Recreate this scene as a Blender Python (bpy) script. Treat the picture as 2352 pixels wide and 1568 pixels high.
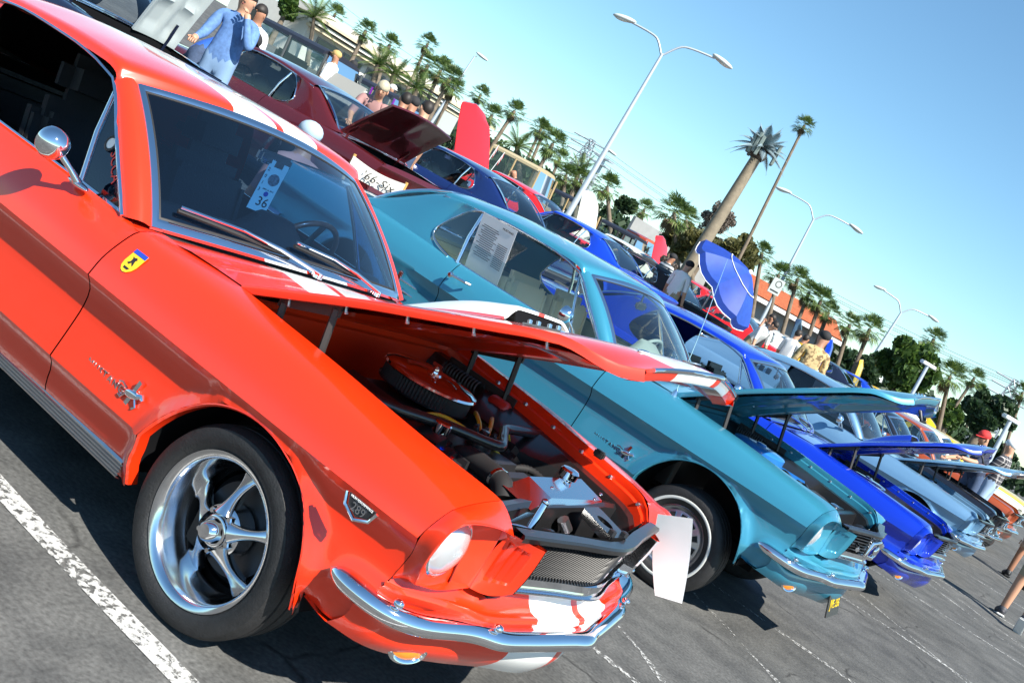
import bpy, bmesh, math, random
from math import sin, cos, pi, radians, sqrt, atan2, hypot
from mathutils import Vector, Matrix, Euler
for o in list(bpy.data.objects): bpy.data.objects.remove(o)
random.seed(7)
SC = bpy.context.scene
COL = SC.collection
# ------------------------------------------------------------------ camera
YAW, PITCH, ROLL = radians(118.765), radians(-7.236), radians(28.676)
CAM = Vector((1.837, -3.116, 1.588)); FPX = 2406.5
_f = Vector((cos(YAW)*cos(PITCH), sin(YAW)*cos(PITCH), sin(PITCH)))
_r = Vector((sin(YAW), -cos(YAW), 0)); _u = _r.cross(_f)
CR = cos(ROLL)*_r+sin(ROLL)*_u; CU = -sin(ROLL)*_r+cos(ROLL)*_u; CF = _f
cd = bpy.data.cameras.new('camera'); cam = bpy.data.objects.new('camera', cd); COL.objects.link(cam)
cam.matrix_world = Matrix(((CR.x, CU.x, -CF.x, CAM.x), (CR.y, CU.y, -CF.y, CAM.y), (CR.z, CU.z, -CF.z, CAM.z), (0, 0, 0, 1)))
cd.sensor_width = 36; cd.lens = FPX/2352*36; cd.clip_start = .05; cd.clip_end = 3000
SC.camera = cam
# ------------------------------------------------------------------ light
SUN_AZ, SUN_EL = radians(-19), radians(46)          # azimuth from +X, counter-clockwise
sdir = Vector((cos(SUN_EL)*cos(SUN_AZ), cos(SUN_EL)*sin(SUN_AZ), sin(SUN_EL)))
w = bpy.data.worlds.new('World'); SC.world = w; w.use_nodes = True
nt = w.node_tree; nt.nodes.clear()
sky = nt.nodes.new('ShaderNodeTexSky'); sky.sky_type = 'NISHITA'; sky.sun_disc = False
sky.sun_elevation = SUN_EL; sky.sun_rotation = pi/2-SUN_AZ
sky.altitude = 0; sky.air_density = 1.0; sky.dust_density = .05; sky.ozone_density = 3.0
bg = nt.nodes.new('ShaderNodeBackground'); bg.inputs[1].default_value = .088
wo = nt.nodes.new('ShaderNodeOutputWorld')
tint = nt.nodes.new('ShaderNodeMix'); tint.data_type = 'RGBA'; tint.blend_type = 'MULTIPLY'; tint.inputs[0].default_value = 1; tint.inputs[7].default_value = (.80, 1.02, 1.03, 1)
nt.links.new(sky.outputs[0], tint.inputs[6]); nt.links.new(tint.outputs[2], bg.inputs[0]); nt.links.new(bg.outputs[0], wo.inputs[0])
sl = bpy.data.lights.new('sun', 'SUN'); sl.energy = 5.0; sl.angle = radians(.53); sl.color = (1, .95, .86)
so = bpy.data.objects.new('sun', sl); COL.objects.link(so)
so.rotation_euler = sdir.to_track_quat('Z', 'Y').to_euler(); so.location = (10, -4, 20)
vs = SC.view_settings; vs.view_transform = 'Standard'; vs.look = 'None'; vs.gamma = 1; vs.exposure = 1.0
SC.render.engine = 'CYCLES'
# ------------------------------------------------------------------ pixel helper (photo pixels at 2352 wide) used to measure real positions
def ray(p): return CF+CR*((p[0]-1176)/FPX)+CU*((784-p[1])/FPX)
def at(p, d): return CAM+ray(p)*d
def on(p, ax, v):
    q = ray(p); return CAM+q*((v-CAM[ax])/q[ax])
def ground_z(x): return max(0., .047*(-3.2-x)) if x > -90 else .047*86.8
# ------------------------------------------------------------------ materials
MATS = {}
def _new(name):
    m = bpy.data.materials.new(name); m.use_nodes = True
    n = m.node_tree; b = n.nodes['Principled BSDF']
    return m, n, b
def N(n, t, **k):
    x = n.nodes.new(t)
    for a, v in k.items():
        if a.startswith('i_'): x.inputs[int(a[2:])].default_value = v
        else: setattr(x, a, v)
    return x
def plain(name, col, rough=.5, metal=0., coat=0., spec=.5, noise=0., nscale=20., bump=0., bscale=80.):
    if name in MATS: return MATS[name]
    m, n, b = _new(name)
    b.inputs['Base Color'].default_value = (*col, 1); b.inputs['Roughness'].default_value = rough
    b.inputs['Metallic'].default_value = metal; b.inputs['Coat Weight'].default_value = coat
    b.inputs['Coat Roughness'].default_value = .04; b.inputs['Specular IOR Level'].default_value = spec
    tc = None
    if noise or bump: tc = N(n, 'ShaderNodeTexCoord')
    if noise:
        t = N(n, 'ShaderNodeTexNoise'); t.inputs['Scale'].default_value = nscale; t.inputs['Detail'].default_value = 5
        n.links.new(tc.outputs['Object'], t.inputs['Vector'])
        r = N(n, 'ShaderNodeMapRange'); r.inputs[1].default_value = .25; r.inputs[2].default_value = .75
        r.inputs[3].default_value = 1-noise; r.inputs[4].default_value = 1+noise
        n.links.new(t.outputs[0], r.inputs[0])
        mx = N(n, 'ShaderNodeMix', data_type='RGBA', blend_type='MULTIPLY'); mx.inputs[0].default_value = 1
        mx.inputs[6].default_value = (*col, 1); n.links.new(r.outputs[0], mx.inputs[7]); n.links.new(mx.outputs[2], b.inputs['Base Color'])
    if bump:
        t2 = N(n, 'ShaderNodeTexNoise'); t2.inputs['Scale'].default_value = bscale; t2.inputs['Detail'].default_value = 4
        n.links.new(tc.outputs['Object'], t2.inputs['Vector'])
        bp = N(n, 'ShaderNodeBump'); bp.inputs['Strength'].default_value = bump; bp.inputs['Distance'].default_value = .01
        n.links.new(t2.outputs[0], bp.inputs['Height']); n.links.new(bp.outputs[0], b.inputs['Normal'])
    MATS[name] = m; return m
def paint(name, col, flake=.0, rough=.28, stripes=False):
    if name in MATS: return MATS[name]
    m, n, b = _new(name)
    b.inputs['Base Color'].default_value = (*col, 1); b.inputs['Roughness'].default_value = rough
    b.inputs['Metallic'].default_value = flake; b.inputs['Coat Weight'].default_value = .85; b.inputs['Coat Roughness'].default_value = .035
    b.inputs['Coat IOR'].default_value = 1.5
    tc = N(n, 'ShaderNodeTexCoord')
    # faint dust and polish marks
    t = N(n, 'ShaderNodeTexNoise'); t.inputs['Scale'].default_value = 3.; t.inputs['Detail'].default_value = 6
    n.links.new(tc.outputs['Object'], t.inputs['Vector'])
    r = N(n, 'ShaderNodeMapRange'); r.inputs[1].default_value = .3; r.inputs[2].default_value = .8; r.inputs[3].default_value = .01; r.inputs[4].default_value = .035
    n.links.new(t.outputs[0], r.inputs[0]); n.links.new(r.outputs[0], b.inputs['Coat Roughness'])
    if stripes:
        sx = N(n, 'ShaderNodeSeparateXYZ'); n.links.new(tc.outputs['Object'], sx.inputs[0])
        ab = N(n, 'ShaderNodeMath', operation='ABSOLUTE'); n.links.new(sx.outputs[1], ab.inputs[0])
        g1 = N(n, 'ShaderNodeMath', operation='GREATER_THAN'); g1.inputs[1].default_value = .022; n.links.new(ab.outputs[0], g1.inputs[0])
        g2 = N(n, 'ShaderNodeMath', operation='LESS_THAN'); g2.inputs[1].default_value = .25; n.links.new(ab.outputs[0], g2.inputs[0])
        mu = N(n, 'ShaderNodeMath', operation='MULTIPLY'); n.links.new(g1.outputs[0], mu.inputs[0]); n.links.new(g2.outputs[0], mu.inputs[1])
        mx = N(n, 'ShaderNodeMix', data_type='RGBA'); mx.inputs[6].default_value = (*col, 1); mx.inputs[7].default_value = (.80, .80, .78, 1)
        n.links.new(mu.outputs[0], mx.inputs[0]); n.links.new(mx.outputs[2], b.inputs['Base Color'])
    MATS[name] = m; return m
def glass(name, tint, mix=.5, refl=True):
    """thin pane: part see-through tint, part mirror by Fresnel"""
    if name in MATS: return MATS[name]
    m = bpy.data.materials.new(name); m.use_nodes = True; n = m.node_tree; n.nodes.clear()
    tr = N(n, 'ShaderNodeBsdfTransparent'); tr.inputs[0].default_value = (*tint, 1)
    gl = N(n, 'ShaderNodeBsdfGlossy'); gl.inputs['Roughness'].default_value = .01; gl.inputs[0].default_value = (1, 1, 1, 1)
    fr = N(n, 'ShaderNodeFresnel'); fr.inputs[0].default_value = 1.45
    sc = N(n, 'ShaderNodeMath', operation='MULTIPLY_ADD'); sc.inputs[1].default_value = 1.3; sc.inputs[2].default_value = mix
    n.links.new(fr.outputs[0], sc.inputs[0])
    ms = N(n, 'ShaderNodeMixShader'); o = N(n, 'ShaderNodeOutputMaterial')
    n.links.new(sc.outputs[0], ms.inputs[0]); n.links.new(tr.outputs[0], ms.inputs[1]); n.links.new(gl.outputs[0], ms.inputs[2]); n.links.new(ms.outputs[0], o.inputs[0])
    MATS[name] = m; return m
CHROME = plain('chrome', (.86, .87, .9), .05, 1.); ALU = plain('polished_aluminium', (.78, .79, .81), .13, 1.)
BRUSH = plain('satin_metal', (.55, .56, .58), .3, 1.)
RUBBER = plain('tyre_rubber', (.016, .016, .017), .62, bump=.25, bscale=150, noise=.3, nscale=40)
BLACK = plain('black_paint', (.012, .012, .013), .3, coat=.4); MATTE = plain('matte_black', (.01, .01, .011), .75)
DARK = plain('dark_cavity', (.006, .006, .007), .9, spec=.1)
VINYL = plain('black_vinyl', (.022, .023, .026), .45, bump=.2, bscale=120)
NAVYV = plain('dark_blue_vinyl', (.02, .035, .06), .5, bump=.15, bscale=120)
TEALV = plain('pale_teal_vinyl', (.32, .4, .38), .5)
CREAM = plain('cream_vinyl', (.72, .66, .48), .55)
WHITE = plain('white_paint', (.8, .8, .79), .4); PAPER = plain('white_paper', (.8, .81, .82), .7, noise=.03, nscale=9)
SEAL = plain('weather_seal', (.015, .015, .016), .6)
AMBER = plain('amber_lens', (.75, .22, .02), .12, coat=.8); REDLENS = plain('red_lens', (.5, .02, .02), .12, coat=.8)
YEL = plain('yellow_wire', (.75, .52, .02), .4); WOOD = plain('wood_rim', (.16, .07, .04), .3, coat=.6, noise=.3, nscale=30)
REDPLAST = plain('red_plastic', (.5, .03, .02), .35); BLUEPART = plain('blue_engine', (.02, .16, .5), .3, coat=.5)
DGREY = plain('dark_grey_metal', (.05, .05, .055), .4, .6); HINGE = plain('hinge_grey', (.045, .04, .038), .5, .3)
WHITEWALL = plain('whitewall_rubber', (.62, .63, .6), .6)
HEADLENS = plain('headlamp_glass', (.8, .82, .85), .2, .6, coat=1.)
GLASSB = glass('blue_tinted_glass', (.24, .40, .60), .05); GLASSC = glass('clear_glass', (.78, .84, .84), .02)
INK = plain('black_ink', (.015, .015, .018), .6)
# ------------------------------------------------------------------ mesh builder
class MB:
    def __init__(s): s.v = []; s.f = []
    def add(s, vs, fs):
        o = len(s.v); s.v += [tuple(q) for q in vs]; s.f += [tuple(i+o for i in f) for f in fs]; return s
    def grid(s, rows, close_u=False, close_v=False, flip=False):
        nr, nc = len(rows), len(rows[0]); vs = [p for r in rows for p in r]; fs = []
        for i in range(nr if close_u else nr-1):
            for j in range(nc if close_v else nc-1):
                a = i*nc+j; b = i*nc+(j+1) % nc; c = ((i+1) % nr)*nc+(j+1) % nc; d = ((i+1) % nr)*nc+j
                fs.append((a, d, c, b) if flip else (a, b, c, d))
        return s.add(vs, fs)
    def box(s, c, d, rot=None, taper=(1, 1)):
        hx, hy, hz = d[0]/2, d[1]/2, d[2]/2; vs = []
        for z in (-1, 1):
            tx, ty = (taper if z > 0 else (1, 1))
            for x, y in ((-1, -1), (1, -1), (1, 1), (-1, 1)): vs.append(Vector((x*hx*tx, y*hy*ty, z*hz)))
        if rot is not None: vs = [rot @ q for q in vs]
        c = Vector(c)
        return s.add([q+c for q in vs], [(3, 2, 1, 0), (4, 5, 6, 7), (0, 1, 5, 4), (1, 2, 6, 5), (2, 3, 7, 6), (3, 0, 4, 7)])
    def bbox(s, c, d, bev=.01, rot=None):
        """box with chamfered edges"""
        bm = bmesh.new(); bmesh.ops.create_cube(bm, size=1)
        for q in bm.verts: q.co = Vector((q.co.x*d[0], q.co.y*d[1], q.co.z*d[2]))
        bmesh.ops.bevel(bm, geom=bm.edges[:], offset=bev, segments=2, affect='EDGES')
        vs = [(rot @ q.co if rot is not None else q.co)+Vector(c) for q in bm.verts]; bm.verts.index_update()
        fs = [[q.index for q in f.verts] for f in bm.faces]; bm.free()
        return s.add(vs, fs)
    def lathe(s, prof, axis='z', c=(0, 0, 0), n=24, closed=False):
        rows = []
        for k in range(n):
            a = 2*pi*k/n; row = []
            for r, h in prof:
                if axis == 'z': q = (r*cos(a), r*sin(a), h)
                elif axis == 'y': q = (r*cos(a), h, r*sin(a))
                else: q = (h, r*cos(a), r*sin(a))
                row.append((q[0]+c[0], q[1]+c[1], q[2]+c[2]))
            rows.append(row)
        return s.grid(rows, close_u=True, close_v=closed, flip=(axis != 'y'))
    def tube(s, path, r, n=8, caps=True, close=False):
        path = [Vector(p) for p in path]; rows = []; m = len(path)
        up = Vector((0, 0, 1)); prev = None
        for i, p in enumerate(path):
            t = (path[(i+1) % m]-path[i-1]) if close else (path[min(i+1, m-1)]-path[max(i-1, 0)])
            t = t.normalized() if t.length > 1e-9 else Vector((0, 0, 1))
            if prev is None:
                a = t.cross(up)
                if a.length < 1e-3: a = t.cross(Vector((1, 0, 0)))
            else: a = prev-t*prev.dot(t)
            a.normalize(); prev = a; b = t.cross(a); rr = r[i] if isinstance(r, (list, tuple)) else r
            rows.append([p+a*(cos(2*pi*k/n)*rr)+b*(sin(2*pi*k/n)*rr) for k in range(n)])
        o = len(s.v); s.grid(rows, close_v=True, close_u=close)
        if caps and not close:
            s.f.append(tuple(o+k for k in range(n))[::-1]); s.f.append(tuple(o+(m-1)*n+k for k in range(n)))
        return s
    def poly(s, pts): o = len(s.v); s.v += [tuple(p) for p in pts]; s.f.append(tuple(range(o, o+len(pts)))); return s
    def prism(s, pts, d):
        n = len(pts); d = Vector(d); a = [Vector(p) for p in pts]; b = [p+d for p in a]
        return s.add(a+b, [tuple(range(n))[::-1], tuple(range(n, 2*n))]+[(i, (i+1) % n, (i+1) % n+n, i+n) for i in range(n)])
    def ell(s, c, r, n=12, m=8, rot=None):
        rows = []
        for i in range(m+1):
            t = pi*i/m
            row = []
            for k in range(n):
                a = 2*pi*k/n; q = Vector((r[0]*sin(t)*cos(a), r[1]*sin(t)*sin(a), r[2]*cos(t)))
                if rot is not None: q = rot @ q
                row.append(q+Vector(c))
            rows.append(row)
        return s.grid(rows, close_v=True, flip=True)
    def xf(s, M, a=0):
        for i in range(a, len(s.v)): s.v[i] = tuple(M @ Vector(s.v[i]))
        return s
    def mesh(s, name, smooth=35, weld=True):
        me = bpy.data.meshes.new(name); me.from_pydata(s.v, [], s.f); me.validate()
        if weld:
            bm = bmesh.new(); bm.from_mesh(me); bmesh.ops.remove_doubles(bm, verts=bm.verts, dist=1e-5); bm.to_mesh(me); bm.free()
        if smooth:
            me.polygons.foreach_set('use_smooth', [True]*len(me.polygons))
            if smooth < 180: me.set_sharp_from_angle(angle=radians(smooth))
        me.update(); return me
def link(name, me, mat, parent=None, loc=None, rot=None, scale=None):
    o = bpy.data.objects.new(name, me); COL.objects.link(o)
    mats = mat if isinstance(mat, (list, tuple)) else [mat]
    if len(me.materials) == 0:
        for m in mats: me.materials.append(m)
    else:
        for i, m in enumerate(mats):
            if me.materials[i] is not m: o.material_slots[i].link = 'OBJECT'; o.material_slots[i].material = m
    if parent is not None: o.parent = parent
    if loc is not None: o.location = loc
    if rot is not None: o.rotation_euler = rot
    if scale is not None: o.scale = scale
    return o
def B(name, mb, mat, parent=None, smooth=35, loc=None, rot=None): return link(name, mb.mesh(name, smooth), mat, parent, loc, rot)
def tag(o, label, cat, group=None):
    o['label'] = label; o['category'] = cat
    if group: o['group'] = group
    return o
def kind(o, k): o['kind'] = k; return o
def empty(name, loc=(0, 0, 0), rz=0.):
    o = bpy.data.objects.new(name, None); COL.objects.link(o); o.location = loc; o.rotation_euler = (0, 0, rz); o.empty_display_size = .2; return o
_txt = {}
def text_mesh(s, size, extr=.0006, shear=0., sx=1.):
    k = (s, size, extr, shear, sx)
    if k in _txt: return _txt[k]
    cu = bpy.data.curves.new('lettering', 'FONT'); cu.body = s; cu.size = size; cu.extrude = extr; cu.align_x = 'CENTER'; cu.align_y = 'CENTER'; cu.shear = shear; cu.resolution_u = 3
    cu.space_character = sx
    o = bpy.data.objects.new('lettering', cu); COL.objects.link(o)
    me = bpy.data.meshes.new_from_object(o.evaluated_get(bpy.context.evaluated_depsgraph_get()))
    bpy.data.objects.remove(o); _txt[k] = me; me.materials.clear(); return me
def text(name, s, size, mat, parent, M, extr=.0006, shear=0., sx=1.):
    o = link(name, text_mesh(s, size, extr, shear, sx), mat, parent); o.matrix_local = M; return o
def frame(origin, xaxis, yaxis):
    x = Vector(xaxis).normalized(); y = Vector(yaxis); y = (y-x*y.dot(x)).normalized(); z = x.cross(y)
    return Matrix(((x.x, y.x, z.x, origin[0]), (x.y, y.y, z.y, origin[1]), (x.z, y.z, z.z, origin[2]), (0, 0, 0, 1)))
def interp(x, xs, ys):
    if xs[0] > xs[-1]: xs = xs[::-1]; ys = ys[::-1]
    if x <= xs[0]: return ys[0]
    for i in range(len(xs)-1):
        if x <= xs[i+1]: t = (x-xs[i])/(xs[i+1]-xs[i]); return ys[i]+(ys[i+1]-ys[i])*t
    return ys[-1]
def cub(x, xs, ys):
    """smooth (monotone-ish Hermite) interpolation"""
    if xs[0] > xs[-1]: xs = xs[::-1]; ys = ys[::-1]
    n = len(xs)
    if x <= xs[0]: return ys[0]
    if x >= xs[-1]: return ys[-1]
    i = 0
    while x > xs[i+1]: i += 1
    d = [(ys[k+1]-ys[k])/(xs[k+1]-xs[k]) for k in range(n-1)]
    def m(k):
        if k == 0: return d[0]
        if k == n-1: return d[-1]
        if d[k-1]*d[k] <= 0: return 0.
        return 2*d[k-1]*d[k]/(d[k-1]+d[k])
    h = xs[i+1]-xs[i]; t = (x-xs[i])/h
    return (ys[i]*(2*t**3-3*t*t+1)+h*m(i)*(t**3-2*t*t+t)+ys[i+1]*(3*t*t-2*t**3)+h*m(i+1)*(t**3-t*t))
def crv(pts, n):
    """Catmull-Rom through 3D/2D points, n samples evenly in parameter by chord length"""
    P = [Vector(p) for p in pts]; m = len(P); L = [0.]
    for i in range(m-1): L.append(L[-1]+max((P[i+1]-P[i]).length, 1e-6))
    out = []
    for k in range(n):
        s = L[-1]*k/(n-1); i = 0
        while i < m-2 and s > L[i+1]: i += 1
        t = (s-L[i])/(L[i+1]-L[i]); p1, p2 = P[i], P[i+1]
        h = L[i+1]-L[i]
        t1 = (p2-P[i-1])*(h/(L[i+1]-L[i-1])) if i > 0 else p2-p1
        t2 = (P[i+2]-p1)*(h/(L[i+2]-L[i])) if i < m-2 else p2-p1
        out.append(p1*(2*t**3-3*t*t+1)+t1*(t**3-2*t*t+t)+p2*(3*t*t-2*t**3)+t2*(t**3-t*t))
    return out
def sm(a, b, x): t = min(1, max(0, (x-a)/(b-a))); return t*t*(3-2*t)
def lerp(a, b, t): return a+(b-a)*t
# ================================================================== the sixties pony car
ARCHR, WZ, RX = .372, .312, -2.95
ARCH = ((.01, .312), (RX, .312))
def gapw(x):
    if x > -1.2: return cub(x, [-.84, -.473, 0, .3, .55, .633, .71], [.675, .665, .645, .62, .585, .555, .516])
    return cub(x, [-2.1, -2.4, -3.2, -3.3, -4.1], [.76, .75, .66, .625, .60])
def gapz(x):
    if x > -1.2: return cub(x, [-.9, -.47, -.22, 0, .23, .45, .56, .633, .71], [.905, .913, .902, .89, .87, .851, .842, .828, .757])
    return cub(x, [-2.1, -2.6, -3.2, -4.1], [.918, .93, .945, .905])
def ridw(x): return cub(x, [.633, .3, 0, -.84, -1.2, -2.2, -3.0, -3.7, -4.1], [.768, .773, .776, .786, .80, .805, .80, .77, .73])
def ridz(x): return cub(x, [.633, .45, .2, 0, -.4, -.84, -1.2, -2, -2.8, -3.5, -4.1], [.795, .825, .85, .868, .882, .893, .909, .912, .925, .92, .89])
def crw(x): return cub(x, [.633, .5, .3, 0, -.4, -.84, -1.5, -2.4, -3.0, -3.6, -4.1], [.825, .842, .86, .872, .884, .893, .9, .9, .89, .86, .80])
def crz(x): return cub(x, [.633, .3, -.84, -1.8, -2.6, -4.1], [.695, .704, .715, .722, .735, .75])
def side_segs(x):
    cw, cz, rw, rz = crw(x), crz(x), ridw(x), ridz(x)
    u = 1-.75*sm(-2.2, -2.55, x)                       # side sculpture fades behind the scoop
    lc = sm(.1, -.45, x)*u                             # lower crease lives behind the front wheel
    if x > -.86: gw, gz = gapw(x), gapz(x)
    elif x > -2.18: gw, gz = rw-.032, rz-.006
    else: gw, gz = min(gapw(x), rw-.03), gapz(x)-.004
    fr = sm(.36, .56, x); rr = sm(-3.3, -3.6, x)
    A = [(gw, gz), (lerp(gw, rw, .5), lerp(gz, rz, .5)+.007), (rw, rz), (lerp(rw, cw, .3)+.006, lerp(rz, cz, .22)), (lerp(rw, cw, .72)+.007, lerp(rz, cz, .62)), (cw, cz)]
    zb = lerp(lerp(.42, .47, fr), .45, rr)
    Bs = [(cw, cz), (cw-.014*u-.002, cz-.02), (cw-.03*u-.004, cz-.055), (cw-.032*u-.005, cz-.11), (cw-.022*u-.004-.012*fr, lerp(cz, zb, .62)), (cw-.004-.012*(1-lc)+.012*fr, zb)]
    bz = lerp(lerp(.235, .36, sm(.38, .43, x)), .34, sm(-3.25, -3.35, x)); bw = cw-lerp(.075, .02, fr)-.03*rr
    Cs = [(cw-.004-.012*(1-lc)+.012*fr, zb), (lerp(cw-.01, bw, .12)-.008*lc, lerp(zb, bz, .18)), (lerp(cw, bw, .5), lerp(zb, bz, .55)), (bw, bz)]
    return A, Bs, Cs
def side_row(x, na=16, nb=12, nc=8, x_lean=True):
    A, Bs, Cs = side_segs(x)
    pts = []
    for seg, n in ((A, na), (Bs, nb), (Cs, nc)):
        c = crv([(p[0], p[1], 0) for p in seg], n); pts += c if not pts else c[1:]
    out = []
    for q in pts:
        w_, z = q.x, q.y; X = x
        X += .22*(z-.79)*sm(.25, .633, x)              # the nose leans forward
        for cx, cz in ARCH:
            d = hypot(X-cx, z-cz) if z > cz else abs(X-cx)
            if z < crz(x) and d < ARCHR+.06: w_ += .024*(1-sm(ARCHR+.004, ARCHR+.058, d))**1.2*sm(crz(x)-.004, crz(x)-.05, z)
        out.append((X, w_, z))
    return out
def side_w(x, z):
    r = side_row(x); best = r[-1][1]
    for a, b in zip(r[14:], r[15:]):
        if (a[2]-z)*(b[2]-z) <= 0 and abs(a[2]-b[2]) > 1e-9: return lerp(a[1], b[1], (z-a[2])/(b[2]-a[2]))
    return best
def side_panel(x0, x1, s, step=.018):
    n = max(2, int(abs(x1-x0)/step)); xs = [lerp(x0, x1, i/n) for i in range(n+1)]
    rows = [side_row(x) for x in xs]; nc = len(rows[0])
    def dist(p):
        return min((hypot(p[0]-cx, p[2]-cz) if p[2] > cz else abs(p[0]-cx), cx, cz) for cx, cz in ARCH)
    ins = [[(dist(p) if p[2] < .72 else (9, 0, 0)) for p in r] for r in rows]
    vs = []
    for r, d in zip(rows, ins):
        for p, (dd, cx, cz) in zip(r, d):
            if dd < ARCHR:
                if p[2] > cz:
                    k = ARCHR/max(dd, 1e-4); p = (cx+(p[0]-cx)*k, p[1], cz+(p[2]-cz)*k)
                else: p = (cx+(ARCHR if p[0] > cx else -ARCHR), p[1], p[2])
            vs.append((p[0], p[1]*s, p[2]))
    fs = []
    for i in range(n):
        for j in range(nc-1):
            q = [(i, j), (i, j+1), (i+1, j+1), (i+1, j)]
            if all(ins[a][b][0] < ARCHR for a, b in q): continue
            f = tuple(a*nc+b for a, b in q); fs.append(f if s > 0 else f[::-1])
    m = MB(); m.add(vs, fs)
    for cx, cz in ARCH:                                 # rolled lip round the wheel opening
        if not (min(x0, x1)-.1 < cx < max(x0, x1)+.1): continue
        path = [(cx+ARCHR, z) for z in (.36 if cx > -1 else .25, .30)][0 if cx < -1 else 1:]
        path = [(cx+ARCHR, .365 if cx > -1 else .26)]+[(cx+ARCHR*cos(a), cz+ARCHR*sin(a)) for a in [pi*k/40 for k in range(41)]]+[(cx-ARCHR, .245 if cx > -1 else .35)]
        rows2 = []
        for (x, z) in path:
            y = side_w(min(x, .6), z); ux, uz = (x-cx)/ARCHR, max(0, (z-cz)/ARCHR)
            rows2.append([(x, y*s, z), (x-ux*.004, (y+.0015)*s, z-uz*.004), (x-ux*.009, (y-.006)*s, z-uz*.009), (x-ux*.006, (y-.045)*s, z-uz*.006)])
        m.grid(rows2, flip=s < 0)
    return m
# --- windscreen, roof
def ws_pt(u, v):
    """u -1..1 across, v 0 base 1 top"""
    b = Vector((-.776-.105*u*u, .72*u, .943-.031*u*u)); t = Vector((-1.271-.098*u*u, .633*u, 1.346-.061*u*u))
    p = b.lerp(t, v); n = Vector((.63, .12*u, .77)).normalized()
    return p+n*(.028*4*v*(1-v))
def ws_strip(lo=.0, hi=.05, lift=.008):
    """chrome frame: ring between two inset loops, as a bevelled band"""
    def loop(e, h):
        pts = []; eu, ev = e*.62, e
        for k in range(25): pts.append(ws_pt(lerp(-1+eu, 1-eu, k/24), ev))
        for k in range(1, 13): pts.append(ws_pt(1-eu, lerp(ev, 1-ev, k/12)))
        for k in range(1, 25): pts.append(ws_pt(lerp(1-eu, -1+eu, k/24), 1-ev))
        for k in range(1, 12): pts.append(ws_pt(-1+eu, lerp(1-ev, ev, k/12)))
        n = Vector((.63, 0, .77)); return [p+n*h for p in pts]
    m = MB(); e = (hi-lo)
    m.grid([loop(lo-.008, -.004), loop(lo, lift*.7), loop(lo+e*.5, lift), loop(lo+e*.85, lift*.6), loop(hi, -.001)], close_v=True)
    return m
ROOF = {
 'coupe': dict(c=([-1.271, -1.5, -1.8, -2.2, -2.6], [1.346, 1.37, 1.385, 1.383, 1.345]), sx=[-1.40, -1.51, -1.67, -1.94, -2.2, -2.62], sw=[.684, .688, .692, .692, .688, .665], sz=[1.288, 1.315, 1.331, 1.334, 1.32, 1.283], xr=-2.60, xs=-2.62),
 'fastback': dict(c=([-1.271, -1.5, -1.8, -2.2, -2.6, -3.0, -3.4, -3.8], [1.346, 1.37, 1.385, 1.38, 1.33, 1.23, 1.09, .945]), sx=[-1.40, -1.51, -1.67, -1.94, -2.2, -2.6, -3.0, -3.4, -3.8], sw=[.684, .688, .692, .692, .688, .672, .66, .655, .66], sz=[1.288, 1.315, 1.331, 1.334, 1.315, 1.25, 1.15, 1.035, .93], xr=-3.80, xs=-3.80)}
def roof_pt(b, t, v):
    R = ROOF[b]; xc = lerp(-1.271, R['xr'], t); xe = lerp(-1.40, R['xs'], t)
    a = abs(v); x = lerp(xc, xe, a*a) if t < .999 else lerp(xc, xe, a*a)
    if t < .35: x = lerp(-1.271-.112*a*a, x, t/.35)
    w_ = cub(xe, R['sx'], R['sw']); ze = cub(xe, R['sx'], R['sz']); zc = cub(xc, *R['c'])
    return Vector((x, w_*v, zc-(zc-ze)*a**2.7))
def roof_mesh(b):
    m = MB(); n = 46 if b == 'fastback' else 32; rows = []
    for i in range(n+1):
        t = i/n; row = [roof_pt(b, t, v) for v in [lerp(-1, 1, k/32) for k in range(33)]]
        l, r = row[0], row[-1]
        row = [Vector((l.x, l.y-.014, l.z-.03)), Vector((l.x, l.y-.009, l.z-.01))]+row+[Vector((r.x, r.y+.009, r.z-.01)), Vector((r.x, r.y+.014, r.z-.03))]
        rows.append(row)
    rows = [[p+Vector((.018, 0, -.02)) for p in rows[0]]]+rows
    m.grid(rows, flip=True)
    rows = [[p-Vector((0, 0, .03)) for p in r[2:-2]] for r in rows[2:-1]]   # headlining
    return m, rows
GUTF = crv([(-.945, .79, .905), (-1.08, .772, 1.02), (-1.22, .742, 1.13), (-1.335, .714, 1.222), (-1.40, .70, 1.26)], 15)
def pillar_a(s):
    m = MB(); rows = []
    for k in range(15):
        t = k/14; a = ws_pt(1, t)+Vector((.004, .002, 0)); o = GUTF[k].copy()
        mid = a.lerp(o, .45)+Vector((.016, .014, .01)); i = o+Vector((-.03, -.02, 0))
        if k == 14: a, o, mid, i = [q+Vector((-.004, -.004, .004)) for q in (a, o, mid, i)]
        rows.append([Vector((p.x, p.y*s, p.z)) for p in (a, a.lerp(mid, .6)+Vector((.004, .002, .003)), mid, mid.lerp(o, .6)+Vector((.002, .005, 0)), o, i)])
    return m.grid(rows, flip=s > 0)
QWIN = [(-2.27, .70, 1.288), (-2.35, .703, 1.255), (-2.42, .715, 1.18), (-2.475, .738, 1.10), (-2.505, .757, 1.03), (-2.48, .772, .98), (-2.40, .788, .945), (-2.28, .80, .918)]
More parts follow.
